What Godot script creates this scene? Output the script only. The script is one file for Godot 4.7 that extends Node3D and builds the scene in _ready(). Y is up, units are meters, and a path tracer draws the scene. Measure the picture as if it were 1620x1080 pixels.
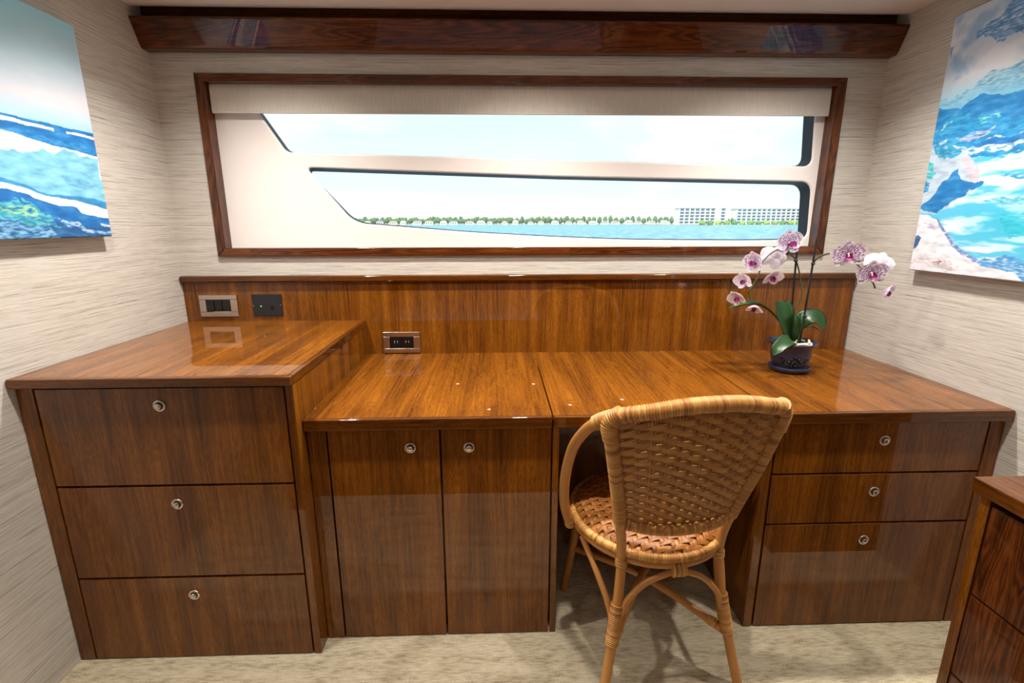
extends Node3D

const W := 2.822            # room width, metres
const HC := 2.05            # ceiling height
const HD := 0.76            # desk height
const HL := 0.907           # height of the taller counter
var M := {}
var taken := {}
var rng := RandomNumberGenerator.new()


# ------------------------------------------------------------------ geometry collector
class Geo:
	var v := PackedVector3Array()
	var n := PackedVector3Array()
	var t := PackedVector2Array()
	var c := PackedColorArray()
	var tint := Color(1, 1, 1)
	var tinted := false

	func tri(a: Vector3, b: Vector3, d: Vector3, na: Vector3, nb: Vector3, nd: Vector3, ua: Vector2, ub: Vector2, ud: Vector2) -> void:
		if (b - a).cross(d - a).dot(na + nb + nd) > 0.0:
			v.append_array([a, d, b]); n.append_array([na, nd, nb]); t.append_array([ua, ud, ub])
		else:
			v.append_array([a, b, d]); n.append_array([na, nb, nd]); t.append_array([ua, ub, ud])
		c.append_array([tint, tint, tint])

	func quad(a: Vector3, b: Vector3, d: Vector3, e: Vector3, na: Vector3, nb: Vector3, nd: Vector3, ne: Vector3, ua: Vector2, ub: Vector2, ud: Vector2, ue: Vector2) -> void:
		tri(a, b, d, na, nb, nd, ua, ub, ud)
		tri(a, d, e, na, nd, ne, ua, ud, ue)

	static func uv_of(p: Vector3, ax: int, g: int, off: Vector2) -> Vector2:
		if g == ax:
			g = (ax + 1) % 3
		var u := 3 - ax - g
		return Vector2(p[u], p[g]) + off

	func flat4(a: Vector3, b: Vector3, d: Vector3, e: Vector3, nn: Vector3, g := 1, off := Vector2.ZERO) -> void:
		var ax := nn.abs().max_axis_index()
		quad(a, b, d, e, nn, nn, nn, nn, uv_of(a, ax, g, off), uv_of(b, ax, g, off), uv_of(d, ax, g, off), uv_of(e, ax, g, off))

	# a box with rounded-over edges; g is the axis along which the grain runs
	func box(lo: Vector3, hi: Vector3, bev := 0.002, g := 1, off := Vector2.ZERO) -> Geo:
		var b: float = minf(bev, 0.49 * minf(hi.x - lo.x, minf(hi.y - lo.y, hi.z - lo.z)))
		var ext := [lo, hi]
		var corner := func(i: int, j: int, k: int, ax: int) -> Vector3:
			var p := Vector3(ext[i].x, ext[j].y, ext[k].z)
			var s := [i, j, k]
			for q in 3:
				if q != ax:
					p[q] += b if s[q] == 0 else -b
			return p
		for ax in 3:
			var a1 := (ax + 1) % 3
			var a2 := (ax + 2) % 3
			for s in 2:
				var nn := Vector3.ZERO
				nn[ax] = 1.0 if s == 1 else -1.0
				var ps := []
				for w in [[0, 0], [1, 0], [1, 1], [0, 1]]:
					var idx := [0, 0, 0]
					idx[ax] = s; idx[a1] = w[0]; idx[a2] = w[1]
					ps.append(corner.call(idx[0], idx[1], idx[2], ax))
				flat4(ps[0], ps[1], ps[2], ps[3], nn, g, off)
			# the four edges that run along ax
			if b > 0.0:
				for s1 in 2:
					for s2 in 2:
						var n1 := Vector3.ZERO; n1[a1] = 1.0 if s1 else -1.0
						var n2 := Vector3.ZERO; n2[a2] = 1.0 if s2 else -1.0
						var i0 := [0, 0, 0]; i0[a1] = s1; i0[a2] = s2
						var i1 := i0.duplicate(); i1[ax] = 1
						var pa: Vector3 = corner.call(i0[0], i0[1], i0[2], a1)
						var pb: Vector3 = corner.call(i1[0], i1[1], i1[2], a1)
						var pc: Vector3 = corner.call(i1[0], i1[1], i1[2], a2)
						var pd: Vector3 = corner.call(i0[0], i0[1], i0[2], a2)
						quad(pa, pb, pc, pd, n1, n1, n2, n2, uv_of(pa, a1, g, off), uv_of(pb, a1, g, off), uv_of(pc, a1, g, off), uv_of(pd, a1, g, off))
		if b > 0.0:
			for i in 2:
				for j in 2:
					for k in 2:
						var pa: Vector3 = corner.call(i, j, k, 0)
						var pb: Vector3 = corner.call(i, j, k, 1)
						var pc: Vector3 = corner.call(i, j, k, 2)
						var sx := Vector3(1 if i else -1, 0, 0); var sy := Vector3(0, 1 if j else -1, 0); var sz := Vector3(0, 0, 1 if k else -1)
						tri(pa, pb, pc, sx, sy, sz, uv_of(pa, 0, g, off), uv_of(pb, 0, g, off), uv_of(pc, 0, g, off))
		return self

	# points of a grid [i][j], smooth
	func grid(p: Array, wrap_i := false, wrap_j := false, uvs := Vector2(1, 1), colors := []) -> Geo:
		var ni := p.size()
		var nj: int = p[0].size()
		var nrm := []
		for i in ni:
			var row := PackedVector3Array()
			for j in nj:
				var i0 := i - 1; var i1 := i + 1; var j0 := j - 1; var j1 := j + 1
				if wrap_i:
					i0 = (i0 + ni) % ni; i1 = i1 % ni
				else:
					i0 = maxi(i0, 0); i1 = mini(i1, ni - 1)
				if wrap_j:
					j0 = (j0 + nj) % nj; j1 = j1 % nj
				else:
					j0 = maxi(j0, 0); j1 = mini(j1, nj - 1)
				var nn: Vector3 = (p[i1][j] - p[i0][j]).cross(p[i][j1] - p[i][j0])
				row.append(nn.normalized() if nn.length_squared() > 1e-18 else Vector3.UP)
			nrm.append(row)
		for i in (ni if wrap_i else ni - 1):
			var i2 := (i + 1) % ni
			if colors.size() > i:
				tint = colors[i]; tinted = true
			for j in (nj if wrap_j else nj - 1):
				var j2 := (j + 1) % nj
				var u0 := float(i) / (ni if wrap_i else ni - 1) * uvs.x; var u1 := float(i + 1) / (ni if wrap_i else ni - 1) * uvs.x
				var w0 := float(j) / (nj if wrap_j else nj - 1) * uvs.y; var w1 := float(j + 1) / (nj if wrap_j else nj - 1) * uvs.y
				quad(p[i][j], p[i2][j], p[i2][j2], p[i][j2], nrm[i][j], nrm[i2][j], nrm[i2][j2], nrm[i][j2], Vector2(u0, w0), Vector2(u1, w0), Vector2(u1, w1), Vector2(u0, w1))
		return self

	# a round bar along a path; radii one per point or a single one
	func tube(path: PackedVector3Array, radii, segs := 10, caps := true, colors := []) -> Geo:
		var up := Vector3.UP
		var d0 := (path[1] - path[0]).normalized()
		if absf(d0.dot(up)) > 0.9:
			up = Vector3.RIGHT
		var side := d0.cross(up).normalized()
		var rows := []
		var total := 0.0
		for i in path.size():
			var d: Vector3 = (path[mini(i + 1, path.size() - 1)] - path[maxi(i - 1, 0)]).normalized()
			side = (side - d * side.dot(d)).normalized()
			var other := d.cross(side)
			var r: float = radii[i] if radii is Array or radii is PackedFloat32Array else radii
			var ring := PackedVector3Array()
			for k in segs:
				var a := TAU * k / segs
				ring.append(path[i] + (side * cos(a) - other * sin(a)) * r)
			rows.append(ring)
			if i:
				total += path[i].distance_to(path[i - 1])
		grid(rows, false, true, Vector2(total, 0.1), colors)
		if caps:
			for e in [0, path.size() - 1]:
				var nn := (path[1] - path[0]).normalized() * -1.0 if e == 0 else (path[e] - path[e - 1]).normalized()
				for k in segs:
					tri(path[e], rows[e][k], rows[e][(k + 1) % segs], nn, nn, nn, Vector2.ZERO, Vector2(0.01, 0), Vector2(0, 0.01))
		return self

	# profile of (radius, height) turned about the axis y through at
	func lathe(profile: Array, at: Vector3, segs := 32) -> Geo:
		var rows := []
		for p in profile:
			var ring := PackedVector3Array()
			for k in segs:
				var a := TAU * k / segs
				ring.append(at + Vector3(cos(a) * p.x, p.y, sin(a) * p.x))
			rows.append(ring)
		return grid(rows, false, true)

	# outline (x, y) pushed from z0 to z1
	func prism(poly: PackedVector2Array, z0: float, z1: float, xf := Transform3D.IDENTITY, g := 1, off := Vector2.ZERO) -> Geo:
		var idx := Geometry2D.triangulate_polygon(poly)
		for s in 2:
			var z := z0 if s == 0 else z1
			var nn := xf.basis * Vector3(0, 0, 1.0 if s else -1.0)
			for i in range(0, idx.size(), 3):
				var q := []
				for k in 3:
					q.append(xf * Vector3(poly[idx[i + k]].x, poly[idx[i + k]].y, z))
				var ax := nn.abs().max_axis_index()
				tri(q[0], q[1], q[2], nn, nn, nn, uv_of(q[0], ax, g, off), uv_of(q[1], ax, g, off), uv_of(q[2], ax, g, off))
		var cw := Geometry2D.is_polygon_clockwise(poly)
		for i in poly.size():
			var a := poly[i]; var b := poly[(i + 1) % poly.size()]
			var d := (b - a).normalized()
			var out2 := Vector2(-d.y, d.x) if cw else Vector2(d.y, -d.x)
			var nn := xf.basis * Vector3(out2.x, out2.y, 0)
			flat4(xf * Vector3(a.x, a.y, z0), xf * Vector3(b.x, b.y, z0), xf * Vector3(b.x, b.y, z1), xf * Vector3(a.x, a.y, z1), nn, g, off)
		return self

	func mesh() -> ArrayMesh:
		var arr := []
		arr.resize(Mesh.ARRAY_MAX)
		arr[Mesh.ARRAY_VERTEX] = v
		arr[Mesh.ARRAY_NORMAL] = n
		arr[Mesh.ARRAY_TEX_UV] = t
		if tinted:
			arr[Mesh.ARRAY_COLOR] = c
		var m := ArrayMesh.new()
		m.add_surface_from_arrays(Mesh.PRIMITIVE_TRIANGLES, arr)
		return m


# ------------------------------------------------------------------ scene helpers
func numbered(called: String) -> String:
	var k: int = taken.get(called, 0)
	taken[called] = k + 1
	return called if k == 0 else "%s_%03d" % [called, k]


func part(called: String, geo, mat: Material, parent: Node3D, label := "") -> MeshInstance3D:
	var o := MeshInstance3D.new()
	o.name = called
	o.mesh = geo.mesh() if geo is Geo else geo
	o.material_override = mat
	parent.add_child(o, true)
	if label:
		o.set_meta("label", label)
	return o


func tag(o: Node3D, label: String, category: String, group := "", kind := "") -> void:
	o.set_meta("label", label)
	o.set_meta("category", category)
	if group:
		o.set_meta("group", group)
	if kind:
		o.set_meta("kind", kind)


func thing(called: String, label: String, category: String, at := Vector3.ZERO, turn := 0.0, group := "") -> Node3D:
	var o := Node3D.new()
	o.name = numbered(called)
	add_child(o, true)
	o.position = at
	o.rotation.y = turn
	tag(o, label, category, group)
	return o


func single(called: String, geo, mat: Material, label: String, category: String, group := "") -> MeshInstance3D:
	var o := part(numbered(called), geo, mat, self)
	tag(o, label, category, group)
	return o


func struct(called: String, geo, mat: Material, label: String, category: String) -> MeshInstance3D:
	var o := part(called, geo, mat, self)
	tag(o, label, category, "", "structure")
	return o


func smooth(pts: Array, steps := 6) -> PackedVector3Array:
	var out := PackedVector3Array()
	for i in pts.size() - 1:
		var a: Vector3 = pts[maxi(i - 1, 0)]; var b: Vector3 = pts[i]; var c: Vector3 = pts[i + 1]; var d: Vector3 = pts[mini(i + 2, pts.size() - 1)]
		for k in steps:
			out.append(b.cubic_interpolate(c, a, d, float(k) / steps))
	out.append(pts[-1])
	return out


func spaced(path: PackedVector3Array, step: float) -> PackedVector3Array:
	var cv := Curve3D.new()
	cv.bake_interval = step * 0.5
	for p in path:
		cv.add_point(p)
	var ln := cv.get_baked_length()
	var k := maxi(2, int(ln / step))
	var out := PackedVector3Array()
	for i in k + 1:
		out.append(cv.sample_baked(ln * i / k, false))
	return out


func box(lo: Vector3, hi: Vector3, bev := 0.002, g := 1, off := Vector2.ZERO) -> Geo:
	return Geo.new().box(lo, hi, bev, g, off)


# ------------------------------------------------------------------ textures
func stretch(seed_: int, freq: float, w: int, h: int, h0: int, w0: int, oct := 3) -> PackedByteArray:
	var nz := FastNoiseLite.new()
	nz.seed = seed_
	nz.noise_type = FastNoiseLite.TYPE_SIMPLEX_SMOOTH
	nz.frequency = freq
	nz.fractal_octaves = oct
	var im := nz.get_seamless_image(w0, h0)
	im.convert(Image.FORMAT_L8)
	im.resize(w, h, Image.INTERPOLATE_CUBIC)
	return im.get_data()


func tex(data: PackedByteArray, w: int, h: int) -> ImageTexture:
	var im := Image.create_from_data(w, h, false, Image.FORMAT_RGB8, data)
	im.generate_mipmaps()
	return ImageTexture.create_from_image(im)


func ramp3(x: float, a: Color, b: Color, d: Color) -> Color:
	x = clampf(x, 0, 1)
	return a.lerp(b, x * 2.0) if x < 0.5 else b.lerp(d, x * 2.0 - 1.0)


func wood_texture(seed_: int, figure: float, dark: Color, mid: Color, light: Color) -> ImageTexture:
	var w := 1024; var h := 1024
	var band := stretch(seed_, 0.0075, w, h, 128, w, 3)
	var streak := stretch(seed_ + 1, 0.035, w, h, 40, w, 2)
	var fine := stretch(seed_ + 2, 0.16, w, h, 48, w, 2)
	var pore := stretch(seed_ + 3, 0.33, w, h, 128, w, 1)
	var out := PackedByteArray()
	out.resize(w * h * 3)
	var ramp := []
	for i in 256:
		ramp.append(ramp3(i / 255.0, dark, mid, light))
	for i in w * h:
		var b := band[i] / 255.0
		var ring := 0.5 + 0.5 * sin(b * 46.0 + streak[i] * 0.012)
		var x := 0.5 + (b - 0.5) * 0.42 + (ring - 0.5) * figure + (streak[i] / 255.0 - 0.5) * 0.28 + (fine[i] / 255.0 - 0.5) * 0.22
		var cc: Color = ramp[clampi(int(x * 255.0), 0, 255)]
		var k := 1.0 - 0.22 * clampf((pore[i] / 255.0 - 0.58) * 5.0, 0, 1)
		out[i * 3] = int(cc.r8 * k); out[i * 3 + 1] = int(cc.g8 * k); out[i * 3 + 2] = int(cc.b8 * k)
	return tex(out, w, h)


func wallpaper_texture() -> Array:
	var w := 1024; var h := 1024
	var fine := stretch(32, 0.30, w, h, h, 36, 2)
	var tone := PackedFloat32Array(); tone.resize(w * h)
	for i in w * h:
		tone[i] = (fine[i] / 255.0 - 0.5) * 0.42
	# straight slubs of yarn, each a thin dash across the cloth
	var rr := RandomNumberGenerator.new(); rr.seed = 8
	for k in 2300:
		var y := rr.randi_range(0, h - 1); var x := rr.randi_range(0, w - 1)
		var ln := rr.randi_range(50, 260); var th := rr.randi_range(2, 4)
		var amp := rr.randf_range(-0.42, -0.08) if rr.randf() < 0.6 else rr.randf_range(0.1, 0.3)
		for i in ln:
			var e := sin(PI * (i + 0.5) / ln)
			var a := amp * minf(1.0, e * 3.0)
			var xx := (x + i) % w
			for j in th:
				tone[((y + j) % h) * w + xx] += a * (1.0 if j > 0 and j < th - 1 or th == 2 else 0.6)
	var out := PackedByteArray(); out.resize(w * h * 3)
	var hgt := PackedByteArray(); hgt.resize(w * h)
	var base := Color8(200, 195, 186); var dk := Color8(138, 130, 120); var lt := Color8(226, 222, 214)
	for i in w * h:
		var t := tone[i]
		var cc := base.lerp(lt, minf(t, 1.0)) if t > 0.0 else base.lerp(dk, minf(-t, 1.0))
		out[i * 3] = cc.r8; out[i * 3 + 1] = cc.g8; out[i * 3 + 2] = cc.b8
		hgt[i] = int(clampf(0.5 + t * 0.5, 0, 1) * 255)
	return [tex(out, w, h), ImageTexture.create_from_image(Image.create_from_data(w, h, false, Image.FORMAT_L8, hgt))]


func carpet_texture() -> Array:
	var w := 1024; var h := 1024
	var wide := stretch(51, 0.012, w, h, h, 256, 3)
	var mid := stretch(52, 0.07, w, h, h, 200, 3)
	var tuft := stretch(53, 0.25, w, h, h, 512, 1)
	var out := PackedByteArray(); out.resize(w * h * 3)
	var hgt := PackedByteArray(); hgt.resize(w * h)
	var a := Color8(146, 134, 108); var b := Color8(196, 184, 154); var d := Color8(214, 206, 184)
	for i in w * h:
		var x := 0.5 + (wide[i] / 255.0 - 0.5) * 0.55 + (mid[i] / 255.0 - 0.5) * 0.75 + (tuft[i] / 255.0 - 0.5) * 0.45
		var cc := ramp3(x, a, b, d)
		out[i * 3] = cc.r8; out[i * 3 + 1] = cc.g8; out[i * 3 + 2] = cc.b8
		hgt[i] = int(clampf(0.3 + 0.7 * tuft[i] / 255.0, 0, 1) * 255)
	return [tex(out, w, h), ImageTexture.create_from_image(Image.create_from_data(w, h, false, Image.FORMAT_L8, hgt))]


func std(col: Color, rough := 0.6, metal := 0.0, map: Texture2D = null, scale := Vector3.ONE) -> StandardMaterial3D:
	var m := StandardMaterial3D.new()
	m.albedo_color = col
	m.roughness = rough
	m.metallic = metal
	if map:
		m.albedo_texture = map
		m.uv1_scale = scale
	return m


func varnish(map: Texture2D, tint := Color(1, 1, 1), gloss := 0.0) -> StandardMaterial3D:
	var m := std(tint, 0.5, 0.0, map, Vector3(1.0 / 0.62, 1.0 / 1.3, 1))
	m.metallic_specular = 0.15
	m.clearcoat_enabled = true
	m.clearcoat = 0.95
	m.clearcoat_roughness = gloss
	return m


func fractal(seed_: int, freq: float, oct := 4) -> FastNoiseLite:
	var nz := FastNoiseLite.new()
	nz.seed = seed_
	nz.frequency = freq
	nz.fractal_octaves = oct
	return nz


# paintings: every patch of paint is an outline in metres (distance from the inner edge, height above the lower edge)
func paint(wm: float, hm: float, base: Callable, patches: Array, seed_: int) -> ImageTexture:
	var w := 420; var h := int(420 * hm / wm)
	var wx := fractal(seed_, 9.0, 4); var wy := fractal(seed_ + 1, 9.0, 4); var tone := fractal(seed_ + 2, 26.0, 4); var dry := fractal(seed_ + 3, 60.0, 2)
	var im := Image.create(w, h, false, Image.FORMAT_RGB8)
	for j in h:
		for i in w:
			var p := Vector2((i + 0.5) / w * wm, (1.0 - (j + 0.5) / h) * hm)
			var cc: Color = base.call(p, tone)
			for pt in patches:
				var amp: float = pt[2]
				var q := p + Vector2(wx.get_noise_2d(p.x, p.y), wy.get_noise_2d(p.x, p.y)) * amp
				if pt[3].has_point(q) and Geometry2D.is_point_in_polygon(q, pt[0]):
					var k: float = clampf(pt[4] + dry.get_noise_2d(p.x * 0.5, p.y * 2.0) * 1.2, 0, 1) if pt[4] < 1.0 else 1.0
					var tn := tone.get_noise_2d(p.x * 0.5 + 7.0, p.y * 1.6)
					var pc: Color = pt[1]
					pc = pc.lightened(tn * 0.3) if tn > 0.0 else pc.darkened(-tn * 0.22)
					cc = cc.lerp(pc, k)
			im.set_pixel(i, j, cc)
	im.generate_mipmaps()
	return ImageTexture.create_from_image(im)


func patch(pts: Array, col: Color, amp := 0.012, cover := 1.0) -> Array:
	var poly := PackedVector2Array()
	var r := Rect2(Vector2(pts[0][0], pts[0][1]), Vector2.ZERO)
	for p in pts:
		poly.append(Vector2(p[0], p[1]))
		r = r.expand(Vector2(p[0], p[1]))
	return [poly, col, amp, r.grow(0.001), cover]


func make_materials() -> void:
	var walnut := wood_texture(11, 0.12, Color8(58, 28, 5), Color8(116, 66, 13), Color8(162, 101, 26))
	var walnut_b := wood_texture(71, 0.42, Color8(48, 24, 9), Color8(98, 54, 21), Color8(138, 84, 36))
	M.wood = varnish(walnut)
	M.edge = varnish(walnut, Color8(206, 196, 190), 0.04)
	M.figured = varnish(walnut_b, Color8(236, 214, 206))
	M.frame = varnish(walnut_b, Color8(226, 204, 192), 0.06)
	var wp := wallpaper_texture()
	M.wall = std(Color(1, 1, 1), 0.85, 0.0, wp[0], Vector3(1 / 0.8, 1 / 0.6, 1))
	M.wall.heightmap_enabled = true
	M.wall.heightmap_texture = wp[1]
	M.wall.heightmap_scale = 0.025
	var cp := carpet_texture()
	M.carpet = std(Color(1, 1, 1), 0.95, 0.0, cp[0], Vector3(1 / 0.7, 1 / 0.7, 1))
	M.carpet.heightmap_enabled = true
	M.carpet.heightmap_texture = cp[1]
	M.carpet.heightmap_scale = 0.25
	M.ceiling = std(Color8(232, 226, 220), 0.75)
	M.liner = std(Color8(240, 234, 230), 0.35)
	M.gasket = std(Color8(13, 15, 19), 0.6)
	M.blind = std(Color8(214, 206, 196), 0.9)
	M.blind.backlight_enabled = true
	M.blind.backlight = Color8(90, 86, 80)
	M.glass = std(Color(0.9, 0.97, 0.98, 0.06), 0.0)
	M.glass.transparency = BaseMaterial3D.TRANSPARENCY_ALPHA
	M.steel = std(Color8(196, 188, 180), 0.28, 1.0)
	M.nickel = std(Color8(206, 198, 188), 0.18, 1.0)
	M.plastic = std(Color8(13, 14, 16), 0.25)
	M.panel = std(Color8(30, 33, 38), 0.4)
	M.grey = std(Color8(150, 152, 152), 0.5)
	M.led = std(Color8(60, 255, 80), 0.4)
	M.led.emission_enabled = true
	M.led.emission = Color8(60, 255, 80)
	M.led.emission_energy_multiplier = 1.2
	M.rattan = std(Color8(176, 122, 62), 0.38)
	M.rattan.metallic_specular = 0.45
	M.cane = std(Color(1, 1, 1), 0.42)
	M.cane.vertex_color_use_as_albedo = true
	M.cane.vertex_color_is_srgb = true
	M.weave = std(Color(1, 1, 1), 0.45)
	M.weave.vertex_color_use_as_albedo = true
	M.weave.vertex_color_is_srgb = true
	M.leaf = std(Color8(30, 66, 24), 0.38)
	M.leaf.backlight_enabled = true
	M.leaf.backlight = Color8(30, 60, 16)
	M.stem = std(Color8(58, 66, 38), 0.5)
	M.stake = std(Color8(16, 20, 20), 0.45)
	M.pot = std(Color8(18, 32, 66), 0.25)
	M.pot.clearcoat_enabled = true
	M.pot.clearcoat = 0.8
	M.pot_dark = std(Color8(8, 13, 26), 0.35)
	M.moss = std(Color8(186, 178, 160), 0.8)
	M.bark = std(Color8(44, 34, 26), 0.9)
	M.lamp_glow = std(Color8(255, 244, 226), 0.5)
	M.lamp_glow.emission_enabled = true
	M.lamp_glow.emission = Color8(255, 236, 208)
	M.lamp_glow.emission_energy_multiplier = 150.0
	M.linen = std(Color8(150, 142, 150), 0.9)


func petal_texture(strength: float) -> StandardMaterial3D:
	var w := 128; var h := 128
	var cell := FastNoiseLite.new()
	cell.noise_type = FastNoiseLite.TYPE_CELLULAR
	cell.seed = 5
	cell.frequency = 0.11
	cell.cellular_return_type = FastNoiseLite.RETURN_DISTANCE
	var im := Image.create(w, h, false, Image.FORMAT_RGB8)
	for j in h:
		for i in w:
			var x := (i + 0.5) / w * 2.0 - 1.0
			var y := (j + 0.5) / h
			# rows of spots that fan out along the veins; a plain white margin
			var d := cell.get_noise_2d(x * 40.0 / (0.35 + y), y * 66.0)
			var spot := clampf((-d - 0.5) * 6.0, 0, 1)
			var inner := clampf((1.02 - y) * 4.0, 0, 1) * clampf((1.0 - absf(x)) * 4.0, 0, 1)
			var base := clampf((0.2 - y) * 5.0, 0, 1)
			var k := clampf(spot * inner * (1.15 - 0.55 * y) + base * 0.7, 0, 1) * strength
			im.set_pixel(i, j, Color8(250, 248, 250).lerp(Color8(112, 44, 138), k * 0.72))
	im.generate_mipmaps()
	var m := std(Color(1, 1, 1), 0.55, 0.0, ImageTexture.create_from_image(im))
	m.backlight_enabled = true
	m.backlight = Color8(150, 146, 150)
	return m


# ------------------------------------------------------------------ the scene
func _ready() -> void:
	rng.seed = 20240
	# camera
	var cam := Camera3D.new()
	cam.name = "camera"
	cam.fov = 69.203
	cam.near = 0.02
	cam.far = 4000.0
	cam.transform = Transform3D(Basis(Vector3.UP, -0.0318) * Basis(Vector3.RIGHT, -0.2338) * Basis(Vector3.BACK, -0.0018), Vector3(1.2842, 1.3002, 2.065))
	add_child(cam)
	cam.current = true
	# sky, exposure
	var env := Environment.new()
	env.background_mode = Environment.BG_SKY
	env.sky = Sky.new()
	env.sky.sky_material = sky_material()
	env.tonemap_mode = Environment.TONE_MAPPER_LINEAR
	env.tonemap_exposure = 0.95
	env.sdfgi_enabled = true
	env.ssao_enabled = true
	env.ssil_enabled = true
	var we := WorldEnvironment.new()
	we.environment = env
	add_child(we)
	# sun, high behind the boat: it lights the far shore, not the cabin
	var sun := DirectionalLight3D.new()
	sun.name = "sun"
	sun.light_energy = 2.6
	sun.light_color = Color8(255, 248, 236)
	sun.light_angular_distance = 0.5
	sun.shadow_enabled = true
	sun.rotation_degrees = Vector3(-52, -28, 0)
	sun.sky_mode = DirectionalLight3D.SKY_MODE_LIGHT_ONLY
	add_child(sun)

	make_materials()
	downlights()
	shell()
	window_wall()
	outside()
	cabinets()
	paintings()
	outlets()
	chair()
	orchid()
	room_behind()


func sky_material() -> PanoramaSkyMaterial:
	var w := 1024; var h := 512
	var im := Image.create(w, h, false, Image.FORMAT_RGBF)
	var nz := fractal(7, 1.0, 5)
	for j in h:
		var el := PI * 0.5 - PI * (j + 0.5) / h
		for i in w:
			var az := TAU * (i + 0.5) / w
			var d := Vector3(cos(el) * cos(az), sin(el), cos(el) * sin(az))
			var up := maxf(d.y, 0.0)
			var blue := Color(1.32, 1.46, 1.46).lerp(Color(0.55, 1.02, 1.3), pow(up, 0.55))
			var n1 := nz.get_noise_3d(d.x * 2.6, d.y * 6.5, d.z * 2.6)
			var cl := clampf((n1 + 0.08) * 3.2, 0, 1) * clampf(up * 6.0 + 0.35, 0, 1)
			var cc := blue.lerp(Color(1.6, 1.68, 1.7), cl * 0.6)
			im.set_pixel(i, j, cc)
	var m := PanoramaSkyMaterial.new()
	m.panorama = ImageTexture.create_from_image(im)
	return m


func downlights() -> void:
	# a row over the counters and two rows over the bed, as their mirror images in the desk show
	var spots := [[0.50, 0.44, 1.9], [1.42, 0.44, 2.0], [2.32, 0.44, 1.9], [0.46, 1.0, 1.5], [1.40, 1.0, 1.5], [2.36, 1.0, 1.5], [1.20, 2.66, 0.4], [2.04, 2.76, 0.4], [2.62, 2.9, 0.4], [0.82, 3.5, 0.4], [1.71, 3.46, 0.4]]
	var where := ["above the taller counter, beside the left painting", "above the doors of the desk", "above the potted orchid", "close to the left wall, behind the taller counter's edge", "above the rattan chair", "above the dresser's end", "over the foot of the bed", "over the bed between two others", "over the bed, close to the right painting's wall", "over the bed corner by the left wall", "over the head of the bed"]
	for i in spots.size():
		var s: Array = spots[i]
		var t := thing("downlight", "round recessed ceiling downlight " + where[i], "light", Vector3(s[0], HC, s[1]), 0.0, "ceiling downlights")
		part("trim_ring", Geo.new().lathe([Vector2(0.0225, 0.0006), Vector2(0.030, 0.004), Vector2(0.030, -0.001), Vector2(0.034, -0.004), Vector2(0.041, -0.003), Vector2(0.043, 0.0)], Vector3.ZERO, 28), M.nickel, t)
		part("lamp_lens", Geo.new().lathe([Vector2(0.0001, -0.001), Vector2(0.015, -0.001), Vector2(0.0225, 0.0005)], Vector3.ZERO, 24), M.lamp_glow, t)
		var l := SpotLight3D.new()
		l.name = "lamp"
		l.light_color = Color8(255, 247, 238)
		l.light_energy = s[2]
		l.light_size = 0.03
		l.spot_angle = 66.0
		l.spot_angle_attenuation = 1.0
		l.spot_range = 12.0
		l.spot_attenuation = 2.0
		l.shadow_enabled = true
		l.position = Vector3(0, -0.012, 0)
		l.rotation_degrees = Vector3(-90, 0, 0)
		t.add_child(l)


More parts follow.
